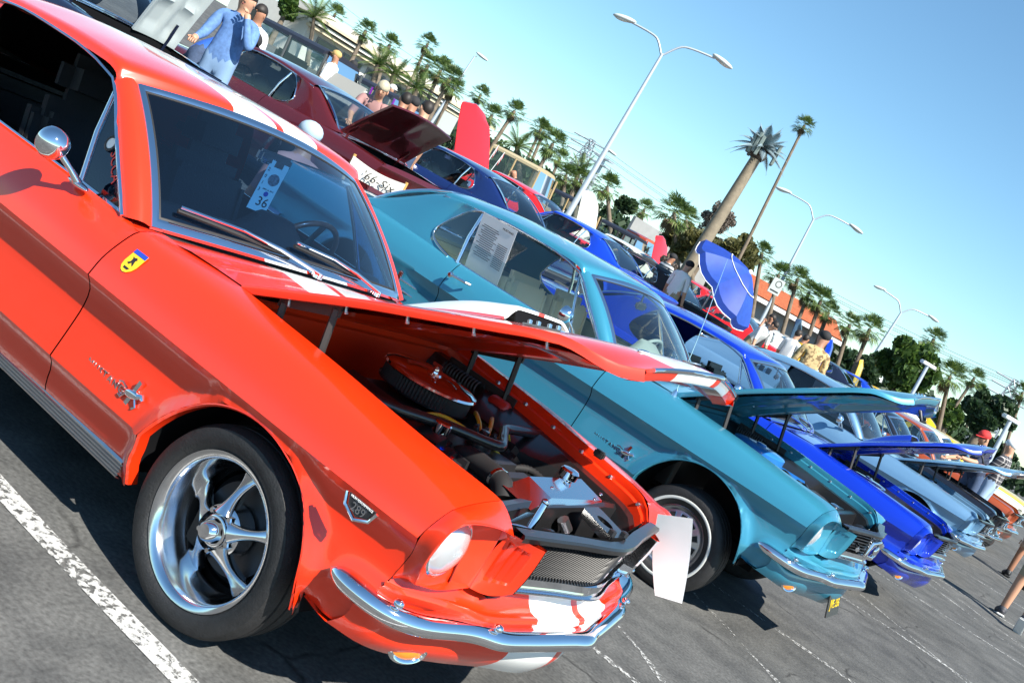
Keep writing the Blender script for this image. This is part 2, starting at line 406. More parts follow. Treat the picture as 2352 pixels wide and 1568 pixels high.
def c_pillar(b, s):
    m = MB()
    if b == 'coupe':
        Fc = crv(QWIN, 14)
        Rc = crv([(-2.62, .676, 1.258), (-2.72, .67, 1.22), (-2.9, .672, 1.12), (-3.08, .685, 1.02), (-3.24, .70, .945)], 14)
        rows = []
        for a, c in zip(Fc, Rc): rows.append([a.lerp(c, k/10)+Vector((0, .02*sin(pi*k/10), 0)) for k in range(11)]+[c+Vector((-.02, -.03, .008)), c+Vector((-.035, -.085, .012))])
        rows = [[Vector((p.x, p.y*s, p.z)) for p in r] for r in rows]; m.grid(rows, flip=s < 0)
        top = [Vector((-2.22-.4*k/10, cub(-2.22-.4*k/10, ROOF[b]['sx'], ROOF[b]['sw'])+.01, cub(-2.22-.4*k/10, ROOF[b]['sx'], ROOF[b]['sz'])-.02)) for k in range(11)]
        m.grid([[Vector((p.x, p.y*s, p.z)) for p in top], rows[0][:11]], flip=s < 0)
    else:
        rows = []
        for k in range(29):
            x = lerp(-2.16, -3.78, k/28)
            t = Vector((x, cub(x, ROOF[b]['sx'], ROOF[b]['sw'])+.012, cub(x, ROOF[b]['sx'], ROOF[b]['sz'])-.025)); z0 = ridz(x)-.012; o = Vector((x, ridw(x)-.02, z0))
            rows.append([Vector((p.x, p.y*s, p.z)) for p in [t.lerp(o, j/8)+Vector((0, .02*sin(pi*j/8), 0)) for j in range(9)]])
        m.grid(rows, flip=s > 0)
    return m
# --- nose
BKT_F = [(.709, .516, .757), (.706, .60, .779), (.70, .69, .792), (.688, .775, .789), (.676, .806, .762), (.664, .813, .70), (.652, .803, .64), (.641, .782, .597), (.628, .755, .562)]
def bucket(s):
    m = MB(); n = 30
    r = side_row(.633); sx = [p for p in r[:24] if p[2] > .55]
    back = crv([(p[0]+.002, p[1], p[2]) for p in sx[::2]]+[(.582, .778, .548)], n); front = crv(BKT_F, n); rows = []
    for i in range(7):
        t = i/6; rows.append([a.lerp(b, t)+Vector((0, 0, .008*sin(pi*t))) for a, b in zip(back, front)])
    rows.append([p+Vector((.004, -.006, -.004)) for p in front])
    m.grid([[Vector((p.x, p.y*s, p.z)) for p in q] for q in rows], flip=s < 0)
    # bowl from the rim to the lamp ring
    loop = [Vector(p) for p in crv(BKT_F, 30)]+[Vector(p) for p in crv([(.628, .755, .562), (.655, .66, .553), (.678, .54, .567)], 9)][1:]+[Vector((.675, .524, .64)), Vector((.672, .514, .718))]
    c = Vector((.630, .668, .668)); rows = []
    for p in loop:
        a = atan2(p.z-c.z, p.y-c.y); ring = Vector((c.x, c.y+.089*cos(a), c.z+.089*sin(a)))
        xf = .636+.037*sm(.60, .53, p.y); q = Vector((min(p.x, xf), p.y, p.z)).lerp(Vector((xf, ring.y, ring.z)), .10 if p.y > .54 else 0); q.x = min(p.x, xf)
        rows.append([p+Vector((.002, 0, 0)), p.lerp(q, .12)+(q-p)*0, q, q.lerp(ring, .55), ring, ring+Vector((-.03, 0, 0))])
    m.grid([[Vector((p.x, p.y*s, p.z)) for p in q] for q in rows], close_u=True, flip=s > 0)
    return m
def gills(s):
    """panel between lamp and grille with three stepped slots"""
    m = MB(); L = [Vector(p) for p in crv([(.711, .516, .759), (.69, .512, .735), (.676, .516, .69), (.674, .524, .63), (.68, .538, .566)], 26)]
    Rr = [Vector(p) for p in crv([(.789, .452, .754), (.782, .442, .70), (.77, .432, .64), (.755, .426, .587)], 26)]
    n = Vector((.5, .86, .05)).normalized(); rows = []
    for j in range(26):
        v = j/25; row = []
        for i in range(49):
            u = i/48; p = L[j].lerp(Rr[j], u); d = .007*sin(pi*u)
            if .16 < u < .76: ph = ((u-.16)/.6*3) % 1; d += -.014*(1-ph)*sm(.16, .20, v)*(1-sm(.80, .84, v))
            row.append(p+n*d+Vector((0, 0, -.012*sm(.9, 1, v)*sin(pi*u))))
        rows.append(row+[Rr[j]+Vector((-.006, -.010, 0)), Rr[j]+Vector((-.09, -.012, 0))])
    return m.grid([[Vector((p.x, p.y*s, p.z)) for p in q] for q in rows], flip=s > 0)
def bar_sweep(path, prof, flat=False):
    """sweep a (outward, up) profile along a plan path"""
    m = MB(); P = [Vector(p) for p in path]; rows = []
    for i, p in enumerate(P):
        t = (P[min(i+1, len(P)-1)]-P[max(i-1, 0)]); t.z = 0; t.normalize(); o = Vector((t.y, -t.x, 0))
        pr = prof(i/(len(P)-1)) if callable(prof) else prof
        rows.append([p+o*a+Vector((0, 0, b)) for a, b in pr])
    m.grid(rows); return m
def mir(pts): return list(pts)+[(x, -y, z) for x, y, z in reversed(pts[:-1])]
BUMP = [(.436, -.842, .486), (.50, -.848, .484), (.56, -.84, .481), (.62, -.814, .476), (.668, -.766, .471), (.70, -.70, .467), (.742, -.545, .463), (.764, -.495, .462), (.80, -.437, .46), (.826, -.32, .458), (.869, -.08, .457), (.884, 0, .457)]
def bumper():
    path = crv(mir(BUMP), 110)
    def prof(t):
        k = min(1, min(t, 1-t)/.035); k = sqrt(max(.02, 1-(1-k)**2)); h = .028*k; f = .022*k; b = k**3
        return [(-.02-.045*b, h*.55), (-.02-.02*b, h*.95), (-.01*b-.005, h*1.03), (.004, h*.93), (f*.62, h*.62), (f*.92, h*.26), (f, -h*.08), (f*.86, -h*.5), (f*.5, -h*.86), (0, -h*1.0), (-.02, -h*.95)]
    return bar_sweep(path, prof)
VAL_T = [(.535, -.836, .47), (.60, -.79, .445), (.648, -.68, .425), (.705, -.46, .415), (.765, -.25, .412), (.82, 0, .41)]
VAL_B = [(.49, -.826, .352), (.575, -.768, .338), (.616, -.655, .315), (.66, -.46, .29), (.70, -.25, .27), (.755, 0, .25)]
def valance():
    a = crv(mir(VAL_T), 61); b = crv(mir(VAL_B), 61); rows = []
    for p, q in zip(a, b): rows.append([p+Vector((-.02, 0, .02))]+[p.lerp(q, t)+Vector((.025*sin(pi*t), 0, 0)) for t in [k/8 for k in range(9)]]+[q+Vector((-.05, 0, .004)), q+Vector((-.14, 0, .02))])
    return MB().grid(rows)
def tray():
    """painted stone deflector between grille and bumper"""
    a = crv(mir([(.575, -.772, .553), (.62, -.68, .552), (.655, -.53, .552), (.70, -.45, .552), (.72, -.30, .556), (.765, 0, .56)]), 71)
    b = crv(mir([(.578, -.803, .54), (.612, -.765, .534), (.668, -.63, .522), (.706, -.556, .516), (.752, -.494, .512), (.792, -.28, .508), (.835, 0, .504)]), 71); rows = []
    for p, q in zip(a, b): rows.append([p]+[p.lerp(q, t)+Vector((0, 0, -.018*sin(pi*min(1, t*1.1)))) for t in (.25, .5, .75, .92)]+[q, q+Vector((.003, 0, -.012)), q+Vector((-.004, 0, -.022)), q+Vector((-.03, 0, -.05)), q+Vector((-.02, 0, -.085))])
    return MB().grid(rows)
# --- bonnet
HXF = .832
def hoodw(X): return (gapw(X) if X < .71 else lerp(.516, .425, (X-.71)/(HXF-.71)))-.007
def hood_pt(s, v, dz=0.):
    X = lerp(-.462, HXF, s); w_ = hoodw(X); a = abs(v)
    x = X+.078*(1-a)*sm(.55, 1, s)
    zs = (gapz(X) if X < .60 else lerp(gapz(.60), .768, sm(.60, .80, X)))+.003
    zc = cub(X, [-.47, 0, .35, .6, .74, .832], [.928, .922, .90, .862, .832, .80])
    z = zs+(max(zc, zs)-zs)*(1-a**2.2)
    return Vector((x, w_*v, z+dz))
def hood_mesh(scoop):
    m = MB(); ns, nv = 44, 36; top = []
    for i in range(ns+1): top.append([hood_pt(i/ns, lerp(-1, 1, k/nv)) for k in range(nv+1)])
    m.grid(top, flip=False)
    def fl(r, d, ins): return [Vector((p.x+ins[0], p.y*ins[1], p.z-d)) for p in r]
    fr = top[-1]; m.grid([fr, fl(fr, .010, (.004, 1)), fl(fr, .026, (-.008, .995)), fl(fr, .036, (-.02, .985)), fl(fr, .034, (-.07, .97))])
    bk = top[0]; m.grid([fl(bk, .03, (.01, .99)), fl(bk, .012, (-.004, 1)), bk])
    for k, sg in ((0, -1), (-1, 1)):
        e = [r[k] for r in top]; rr = [e, [Vector((p.x, p.y+.003*sg, p.z-.008)) for p in e], [Vector((p.x, p.y, p.z-.028-.008*sm(.85, 1, i/ns))) for i, p in enumerate(e)], [Vector((p.x, p.y-.04*sg, p.z-.028-.006*sm(.85, 1, i/ns))) for i, p in enumerate(e)]]
        m.grid(rr, flip=sg < 0)
    und = []                                            # pressed inner frame
    for i in range(ns+1):
        s = i/ns; r = []
        for k in range(nv+1):
            v = lerp(-1, 1, k/nv)*.93; p = hood_pt(.02+.93*s, v); a = abs(v)
            rib = max(sm(.70, .80, a), 1-sm(.04, .12, s), sm(.82, .90, s), 1-sm(.03, .09, abs(a-.62*s)), (1-sm(.03, .08, abs(s-.5)))*(a > .05))
            p.z -= .016+.028*rib; r.append(p)
        und.append(r)
    return m, MB().grid(und, flip=True)
def scoop_h(x, y): return .058*sm(-.42, .16, x)*(1-sm(.15, .29, abs(y)))
def scoop_pt(x, y, k=1.): p = hood_pt((x+.462)/(HXF+.462), y/hoodw(x)); return Vector((x, y, p.z+.002+scoop_h(x, y)*k))
def scoop_shell():
    ys = [lerp(-.30, .30, k/40) for k in range(41)]; rows = [[scoop_pt(lerp(-.42, .262, i/24), y) for y in ys] for i in range(25)]
    f = rows[-1]; rows += [[p+Vector((.010, 0, -.004*min(1, scoop_h(.262, p.y)/.02))) for p in f], [p+Vector((.008, 0, -.014*min(1, scoop_h(.262, p.y)/.02))) for p in f]]
    return MB().grid(rows)
def scoop_mouth():
    ys = [lerp(-.17, .17, k/32) for k in range(33)]
    A = [scoop_pt(.262, y)+Vector((.002, 0, -.010)) for y in ys]; Bq = [scoop_pt(.262, y, 0)+Vector((.004, 0, -.002)) for y in ys]
    return MB().grid([A, [a.lerp(b, .5) for a, b in zip(A, Bq)], Bq])
def helix(a, b, r, turns, n=12):
    a, b = Vector(a), Vector(b); t = (b-a).normalized(); x = t.cross(Vector((0, 1, 0))).normalized(); y = t.cross(x)
    return [a.lerp(b, k/(turns*n))+x*(r*cos(2*pi*k/n))+y*(r*sin(2*pi*k/n)) for k in range(turns*n+1)]
# --- wheels (axis y, outer face towards -y)
def tyre_mesh(R, ri, wd, whitewall=None):
    m = MB(); h = wd/2; n = 96
    pr = [(ri, -h*.84), (ri+.006, -h*.93), (lerp(ri, R, .28), -h*1.03), (lerp(ri, R, .6), -h*1.05), (lerp(ri, R, .82), -h*.98), (R-.009, -h*.86), (R-.002, -h*.74)]
    gro = []
    for g in (-.5, 0, .5): gro += [(R, g*h-.006), (R-.009, g*h-.004), (R-.009, g*h+.004), (R, g*h+.006)]
    pr = pr+gro+[(a, -b) for a, b in reversed(pr)]
    m.lathe(pr, 'y', n=n)
    return m
def torq_spoke():
    m = MB(); rows = []
    for i in range(13):
        t = i/12; r = lerp(.056, .188, t); w_ = lerp(.022, .029, t)+.012*(t-.45)**2*4-.010*sin(pi*t); y = -.062+.03*sin(pi*t*.55)+lerp(0, .052, t**1.6)
        sec = []
        for k in range(9):
            u = k/8*2-1; sec.append(Vector((u*w_, y-.016*(1-u*u)**.6*lerp(1, .7, t), r)))
        sec = [Vector((-w_*.9, y+.03, r))]+sec+[Vector((w_*.9, y+.03, r))]; rows.append(sec)
    return m.grid(rows, flip=True)
def wheel_torq(parent, loc, s, R=.312):
    """five-spoke polished wheel; s=-1 right side"""
    def M(key, gen):
        if key not in MESH: MESH[key] = gen()
        return MESH[key]
    rim = M('tq_rim', lambda: MB().lathe([(.165, .10), (.178, .07), (.18, .02), (.186, .0), (.196, -.02), (.198, -.045), (.208, -.06), (.210, -.082), (.222, -.094), (.2345, -.098), (.237, -.092), (.236, -.08), (.226, -.07), (.222, .09), (.165, .10)], 'y', n=72).mesh('wheel', 50))
    wo_ = link('wheel', rim, ALU, parent, loc, (0, 0, 0 if s < 0 else pi))
    ty = link('tyre', M('tq_tyre', lambda: tyre_mesh(.312, .232, .205).mesh('tyre', 40)), RUBBER, wo_)
    for k in range(5):
        a = 2*pi*k/5-.14; link('spoke', M('tq_spoke', lambda: torq_spoke().mesh('spoke', 60)), ALU, wo_, rot=(0, a, 0))
    link('hub', M('tq_hub', lambda: MB().lathe([(.078, .02), (.078, -.042), (.07, -.05), (.05, -.052), (.05, -.06), (.0, -.06)], 'y', n=40).mesh('hub', 40)), ALU, wo_)
    link('hub_cap', M('tq_cap', lambda: MB().lathe([(.047, -.055), (.047, -.07), (.043, -.073), (.039, -.073), (.036, -.08), (.027, -.104), (.022, -.109), (.0, -.110)], 'y', n=32).mesh('hub_cap', 40)), CHROME, wo_)
    for k in range(5):
        a = 2*pi*k/5-.14+pi/5; link('lug_nut', M('tq_lug', lambda: MB().lathe([(.011, -.03), (.011, -.064), (.008, -.068), (0, -.068)], 'y', n=6).mesh('lug_nut', 30)), CHROME, wo_, loc=(.062*sin(a), 0, .062*cos(a)))
    link('brake_disc', M('tq_disc', lambda: MB().lathe([(.06, .03), (.145, .03), (.145, .045), (.06, .045)], 'y', n=40).mesh('brake_disc', 40)), DGREY, wo_)
    link('brake_caliper', M('tq_cal', lambda: MB().bbox((-.12, .03, -.06), (.06, .06, .13), .01).mesh('brake_caliper', 40)), MATTE, wo_)
    link('wheel_back', M('tq_back', lambda: MB().lathe([(.0, .06), (.17, .06), (.175, .1)], 'y', n=32).mesh('wheel_back', 40)), DARK, wo_)
    return wo_
def wheel_styled(parent, loc, s, lod=0):
    """fourteen inch wheel with slotted cover and thin whitewall"""
    def M(key, gen):
        if key not in MESH: MESH[key] = gen()
        return MESH[key]
    rim = M('st_rim', lambda: MB().lathe([(.15, .09), (.17, .0), (.17, -.05), (.182, -.058), (.192, -.07), (.196, -.068), (.195, -.05), (.18, .09)], 'y', n=56).mesh('wheel', 40))
    wo_ = link('wheel', rim, CHROME, parent, loc, (0, 0, 0 if s < 0 else pi))
    link('tyre', M('st_tyre', lambda: tyre_mesh(.305, .19, .19).mesh('tyre', 40)), RUBBER, wo_)
    link('whitewall', M('st_ww', lambda: MB().lathe([(.222, -.0985), (.225, -.1008), (.236, -.1008), (.239, -.0988)], 'y', n=64).mesh('whitewall', 40)), WHITEWALL, wo_)
    link('wheel_cover', M('st_cov', lambda: MB().lathe([(.182, -.06), (.172, -.074), (.165, -.066), (.16, -.06), (.10, -.075), (.055, -.085), (.045, -.095), (.03, -.10), (.0, -.102)], 'y', n=48).mesh('wheel_cover', 30)), BRUSH, wo_)
    if lod == 0:
        for k in range(12):
            a = 2*pi*k/12
            q = M('st_slot', lambda: MB().prism([(-.010, -.081, .092), (.010, -.081, .092), (.018, -.068, .146), (-.018, -.068, .146)], (0, -.003, 0)).mesh('slot', 0))
            link('slot', q, MATTE, wo_, rot=(0, a, 0))
            q = M('st_rib', lambda: MB().tube([(-.013, -.084, .088), (.013, -.084, .088), (.0215, -.069, .15), (-.0215, -.069, .15)], .0018, 5, close=True).mesh('slot_trim', 60))
            link('slot_trim', q, CHROME, wo_, rot=(0, a, 0))
    return wo_
MESH = {}
# ------------------------------------------------------------------ assembling a car
def PM(name, key, gen, mat, parent, smooth=35, loc=None, rot=None, lab=None):
    if key not in MESH:
        g = gen(); MESH[key] = g.mesh(name, smooth)
    o = link(name, MESH[key], mat, parent, loc, rot)
    if lab: o['label'] = lab
    return o
def grille_pts(v):
    """v 0 bottom 1 top -> path of points right to left"""
    z = lerp(.587, .776, v); e = lerp(.425, .50, v); c = lerp(.80, .826, v); xs = lerp(.70, .725, v)
    return [(xs, -e, z), (lerp(xs, c, .5), -e/2, z), (c, 0, z), (lerp(xs, c, .5), e/2, z), (xs, e, z)]
def mesh_wires():
    m = MB(); n = 60
    for d in (-1, 1):
        for k in range(-16, n+16):
            a, b = k, k+d*15; pts = []
            for j in range(8):
                t = j/7; u = (a+(b-a)*t)/n
                if -.001 <= u <= 1.001:
                    g = grille_pts(t); q = u*4; i = min(3, int(q)); f = q-i
                    pts.append(Vector(g[i]).lerp(Vector(g[i+1]), f)+Vector((.002*d, 0, 0)))
            if len(pts) > 1: m.tube(pts, .0019, 4, caps=False)
    return m
def seat_mesh(head):
    m = MB()
    m.bbox((0, 0, .14), (.52, .5, .16), .05); m.bbox((-.27, 0, .42), (.15, .5, .58), .06, Matrix.Rotation(radians(-12), 3, 'Y'))
    for y in (-.2, .2): m.bbox((.0, y, .2), (.48, .1, .1), .04); m.bbox((-.235, y, .42), (.1, .1, .5), .04, Matrix.Rotation(radians(-12), 3, 'Y'))
    if head: m.bbox((-.35, 0, .80), (.13, .34, .2), .055, Matrix.Rotation(radians(-10), 3, 'Y'))
    return m
def dash_mesh():
    m = MB(); rows = []
    for k in range(41):
        y = lerp(-.70, .70, k/40); h = .03*(1-sm(.30, .6, abs(y+.2)))+.085*(1-sm(.06, .19, abs(y+.04))); f = -.10*(y/.7)**2
        rows.append([(-.80+f*.6, y, .90), (-.90+f, y, .925+h*.55), (-1.02, y, .945+h), (-1.07, y, .945+h), (-1.10, y, .91+h*.7), (-1.09, y, .78), (-1.0, y, .62)])
    return m.grid(rows)
def steering(m):
    c = Vector((-1.235, .37, .90)); t = Vector((-.90, 0, .42)).normalized(); a = Vector((0, 1, 0)); b = t.cross(a)
    m.tube([c+a*(.19*cos(2*pi*k/36))+b*(.19*sin(2*pi*k/36)) for k in range(36)], .013, 8, close=True); return c, t, a, b
def car(name, loc, rz, pm, body='coupe', hood=30, trunk=0, dz=.08, wheels='styled', grille='bars', lod=1, inter=VINYL, seatm=VINYL, scoop=False, engine=BLUEPART,
        mirror=True, side_glass=True, gls=None, bay=None, sides=(-1, 1), front=True, plate=None, wheel_list=None, fire=None, under=None):
    root = empty(name, (loc[0], loc[1], loc[2]+dz), rz); R = root
    gls = gls or GLASSC; bay = bay or BLACK
    for s in (-1, 1):
        sd = 'R' if s < 0 else 'L'
        PM('fender', 'fen'+sd, lambda: side_panel(.633, -.843, s), pm, R, 38)
        d = PM('door', 'door'+sd, lambda: side_panel(-.849, -2.155, s, .03), pm, R, 38)
        PM('quarter_panel', 'qtr'+sd, lambda: side_panel(-2.161, -4.08, s, .022), pm, R, 38)
        if lod < 2:
            PM('door_handle', 'dh'+sd, lambda: MB().tube([(-2.11, s*.895, .838), (-2.09, s*.925, .842), (-1.97, s*.925, .846), (-1.95, s*.898, .846)], [.012, .011, .009, .01], 8).lathe([(0, s*.90), (.02, s*.905), (.02, s*.925), (.012, s*.932), (0, s*.932)], 'y', (-2.11, 0, .838), 14), CHROME, d)
            PM('belt_trim', 'belt'+sd, lambda: MB().tube([(lerp(-.95, -2.25, k/12), s*(ridw(lerp(-.95, -2.25, k/12))-.022), ridz(lerp(-.95, -2.25, k/12))+.003) for k in range(13)], .007, 6), CHROME, d)
        PM('headlight_surround', 'bkt'+sd, lambda: bucket(s), pm, R, 40)
        PM('grille_side_panel', 'gil'+sd, lambda: gills(s), pm, R, 28)
        h = PM('headlight', 'hl'+sd, lambda: MB().lathe([(0, .660), (.03, .658), (.055, .651), (.074, .640), (.084, .626)], 'x', (0, s*.668, .668), 40), HEADLENS, R, 60)
        PM('headlight_ring', 'hlr'+sd, lambda: MB().lathe([(.082, .628), (.085, .634), (.091, .632), (.092, .60)], 'x', (0, s*.668, .668), 40), CHROME, h, 60)
        if lod < 2:
            def flutes():
                m = MB()
                for k in range(-8, 9):
                    y = k*.0095; hh = sqrt(max(0, .08**2-y*y))
                    m.tube([(.660-.45*(y*y+z*z)/.084**1.2*.55+.001, s*.668+y, .668+z) for z in (-hh, -hh*.5, 0, hh*.5, hh)], .0016, 4, caps=False)
                return m
            PM('lens_flutes', 'flu'+sd, flutes, HEADLENS, h, 60)
        PM('front_pillar', 'apl'+sd, lambda: pillar_a(s), pm, R, 60)
        PM('rear_pillar', 'cpl'+body+sd, lambda: c_pillar(body, s), pm, R, 50)
        # rain gutter chrome
        RF = ROOF[body]; xe = -2.62 if body == 'coupe' else -3.0
        def gut():
            pts = [(p.x, p.y, p.z) for p in GUTF]
            pts += [(x, cub(x, RF['sx'], RF['sw'])+.016, cub(x, RF['sx'], RF['sz'])-.03) for x in [lerp(-1.45, xe, k/22) for k in range(23)]]
            return MB().tube([(x, y*s, z) for x, y, z in pts], .008, 6)
        PM('drip_rail', 'drip'+body+sd, gut, CHROME, R, 60)
        # vent window
        vb, vt, vp = Vector((-.96, s*.768, .905)), Vector((-1.40, s*.668, 1.238)), Vector((-1.212, s*.782, .912))
        v = PM('vent_window', 'vent'+sd, lambda: MB().tube([vp, vp.lerp(vt, .5)+Vector((0, s*.012, 0)), vt], .011, 8).tube([vb, vb.lerp(vt, .5)+Vector((0, s*.012, 0)), vt], .009, 6).tube([vb, vp], .010, 6), CHROME, R, 60)
        PM('vent_glass', 'ventg'+sd, lambda: MB().grid([[vb, vb.lerp(vt, .5)+Vector((0, s*.01, 0)), vt], [vp, vp.lerp(vt, .5)+Vector((0, s*.01, 0)), vt+Vector((-.001, 0, 0))]]), gls, v)
        if side_glass:
            def sg():
                rows = []
                for k in range(9):
                    t = k/8; a = vp.lerp(vt, t); q = lerp(-2.50, -2.42, t) if body == 'coupe' else lerp(-2.2, -2.1, t)
                    bq = Vector((q, s*lerp(.785, .70, t), lerp(.915, 1.27, t)))
                    rows.append([a.lerp(bq, j/6)+Vector((0, s*.022*sin(pi*t), (cub(lerp(a.x, bq.x, j/6), RF['sx'], RF['sz'])-.02-lerp(a.z, bq.z, j/6))*(t**6) if t > .5 else 0)) for j in range(7)])
                return MB().grid(rows)
            g = PM('side_window', 'sgl'+body+sd, sg, gls, R, 80)
            if body == 'coupe':
                PM('window_post', 'wpost'+sd, lambda: MB().tube([(-2.19, s*.80, .912), (-2.22, s*.775, 1.10), (-2.25, s*.708, 1.272)], .012, 6), CHROME, g, 60)
                PM('quarter_window_trim', 'qwt'+sd, lambda: MB().tube([(p.x+.004, s*(p.y+.004), p.z) for p in crv(QWIN, 24)], .009, 6), CHROME, g, 60)
        if mirror and (s < 0 or lod > 0) and lod < 3:
            mc = Vector((-1.215, s*.935, 1.005))
            mo = PM('door_mirror', 'mir'+sd, lambda: MB().lathe([(0, .05), (.022, .046), (.042, .032), (.054, .008), (.057, -.012), (.055, -.018)], 'x', mc, 28).tube([(-1.16, s*.83, .915), (-1.17, s*.87, .95), (-1.20, s*.91, .985)], [.016, .010, .012], 8).ell((-1.16, s*.828, .913), (.06, .02, .012)), CHROME, R, 60)
            PM('mirror_face', 'mirf'+sd, lambda: MB().lathe([(.054, -.017), (0, -.017)], 'x', mc, 28), BRUSH, mo)
        if lod < 2:   # emblems on the fender
            y = s*.868; e = PM('fender_emblem', 'emb'+sd, lambda: MB().box((-.466, y, .485), (.016, .012, .125), Matrix.Rotation(radians(14), 3, 'Y')).ell((-.462, y+s*.008, .497), (.036, .008, .014), 12, 6, Matrix.Rotation(radians(-12), 3, 'Y')).tube([(-.432, y+s*.008, .505), (-.418, y+s*.008, .512), (-.408, y+s*.008, .503)], [.011, .009, .005], 6).tube([(-.44, y+s*.008, .49), (-.425, y+s*.008, .472), (-.436, y+s*.008, .462)], .004, 5).tube([(-.485, y+s*.008, .49), (-.50, y+s*.008, .468), (-.515, y+s*.008, .472)], .004, 5).tube([(-.49, y+s*.008, .503), (-.515, y+s*.008, .512), (-.532, y+s*.008, .506)], .004, 5), CHROME, R, 50)
            text('fender_lettering', 'MUSTANG', .036, CHROME, R, frame((-.600, s*.868, .485), (1, 0, 0) if s < 0 else (-1, 0, 0), (0, 0, 1)), .005, sx=1.25)
            if body == 'coupe':
                def sc_():
                    m = MB().bbox((-2.475, s*.905, .60), (.035, .02, .17), .006)
                    for z in (.635, .575): m.tube([(-2.46, s*.908, z), (-2.38, s*.905, z), (-2.31, s*.898, z-.004)], [.009, .008, .005], 6)
                    return m
                PM('side_scoop_trim', 'scp'+sd, sc_, CHROME, R)
        PM('turn_signal', 'ts'+sd, lambda: MB().ell((.644, s*.622, .345), (.014, .050, .030), 20, 10, Matrix.Rotation(radians(s*25), 3, 'Z')), AMBER, R, 60)
        PM('turn_signal_ring', 'tsr'+sd, lambda: MB().tube([Matrix.Rotation(radians(s*25), 3, 'Z') @ Vector((0, .055*cos(2*pi*k/24), .034*sin(2*pi*k/24)))+Vector((.647, s*.622, .345)) for k in range(24)], .010, 6, close=True), CHROME, R, 60)
        # inner wings
        def wing():
            m = MB(); rows = []
            for k in range(31):
                x = lerp(.70, -.50, k/30); w_, z = gapw(x), gapz(x)
                rows.append([(x, s*w_, z), (x, s*(w_-.004), z-.006), (x, s*(w_-.006), z-.03), (x, s*(w_-.022), z-.036), (x, s*(w_-.03), z-.075)])
            return m.grid(rows, flip=s > 0)
        PM('inner_fender_lip', 'wing'+sd, wing, pm, R, 30)
        def apron():
            m = MB(); rows = []
            for k in range(25):
                x = lerp(.68, -.50, k/24); w_, z = gapw(x), gapz(x); b = sm(.28, .12, abs(x-.02)+.0)
                rows.append([(x, s*(w_-.028), z-.07), (x, s*(w_-.075), z-.074), (x, s*(w_-.10-.12*b), z-.12-.02*b), (x, s*(w_-.12-.14*b), .40)])
            return m.grid(rows, flip=s > 0)
        PM('engine_bay_side', 'apr'+sd, apron, bay, R, 30)
        for wi, (cx, cz) in enumerate(ARCH):
            PM('wheel_well', 'well%d%s' % (wi, sd), lambda: MB().grid([[(cx+.385*cos(a), s*yy, cz+.385*sin(a)) for a in [pi*k/24 for k in range(25)]] for yy in (.40, .60, .83)]), DARK, R)
        hg = radians(hood); Hm = Matrix.Translation((-.47, 0, .905)) @ Matrix.Rotation(-hg, 4, 'Y') @ Matrix.Translation((.47, 0, -.905))
        if front and hood > 2:
            a1, a2 = Hm @ Vector((-.33, s*.60, .872)), Hm @ Vector((-.12, s*.60, .862)); y = s*.60
            def hng():
                m = MB()
                for yy in (y,): m.prism([a1+Vector((-.02, -.004, -.018)), a2+Vector((.02, -.004, -.018)), a2+Vector((.02, -.004, .022)), a1+Vector((-.02, -.004, .022))], (0, .012, 0))
                for p, q in ((a1, Vector((-.31, y, .80))), (a2, Vector((-.10, y, .80)))): m.tube([p, q], .013, 5)
                m.prism([(-.42, y-s*.006, .86), (-.05, y-s*.006, .86), (-.05, y-s*.006, .76), (-.42, y-s*.006, .76)], (0, s*.006, 0))
                return m
            hb = PM('hood_hinge', 'hng%d%s' % (hood, sd), hng, HINGE, R, 30)
            PM('hinge_spring', 'spr'+sd, lambda: MB().tube(helix((-.40, s*.555, .81), (-.20, s*.555, .815), .028, 12), .0048, 5), HINGE, hb, 60)
        if lod < 2:
            def bolts():
                m = MB()
                for k in range(7):
                    x = lerp(.62, -.35, k/6); m.lathe([(.010, 0), (.010, .008), (.006, .012), (0, .012)], 'z', (x, s*(gapw(x)-.016), gapz(x)-.036), 6)
                return m
            kind(PM('fender_bolts', 'blt'+sd, bolts, BRUSH, R, 30), 'stuff')
    # wheels
    zc = .312-dz if wheels == 'torq' else .305-dz
    for s in (-1, 1):
        for x in (0, RX):
            if wheel_list and (s, x == 0) not in wheel_list: continue
            (wheel_torq if wheels == 'torq' else wheel_styled)(R, (x, s*.735 if wheels == 'torq' else s*.72, zc), s, **({} if wheels == 'torq' else {'lod': 0 if lod < 2 and x == 0 else 1}))
    # underbody
    PM('underbody', 'under', lambda: MB().box((-1.75, 0, .30), (4.3, 1.0, .10)).box((-1.49, 0, .27), (2.1, 1.62, .06)).box((-3.65, 0, .42), (.75, 1.5, .1)).box((-.87, .80, .55), (.10, .04, .5)).box((-.87, -.80, .55), (.10, .04, .5)).box((-2.16, .81, .55), (.08, .05, .5)).box((-2.16, -.81, .55), (.08, .05, .5)).box((.46, 0, .33), (.10, 1.16, .04)), DARK, R, 0)
    if lod == 0:
        for s in (-1, 1):
            def rocker():
                m = MB(); rows = []
                pr = [(.828, .302), (.842, .300), (.847, .292)]
                for k in range(4): z = .288-.011*k; pr += [(.846, z), (.840, z-.003), (.840, z-.006), (.846, z-.009)]
                pr += [(.842, .24), (.826, .236)]
                for x in [lerp(-.40, -2.56, k/20) for k in range(21)]: rows.append([(x, s*p, z) for p, z in pr])
                return m.grid(rows)
            PM('rocker_moulding', 'rock%d' % s, rocker, BRUSH, R, 20)
    # windscreen
    wsm = PM('windshield', 'ws', lambda: MB().grid([[ws_pt(lerp(-.965, .965, k/24), lerp(.055, .945, j/12)) for k in range(25)] for j in range(13)]), GLASSB if gls is GLASSB else gls, R, 80)
    PM('windshield_trim', 'wst', lambda: ws_strip(.0, .062), CHROME, wsm, 40)
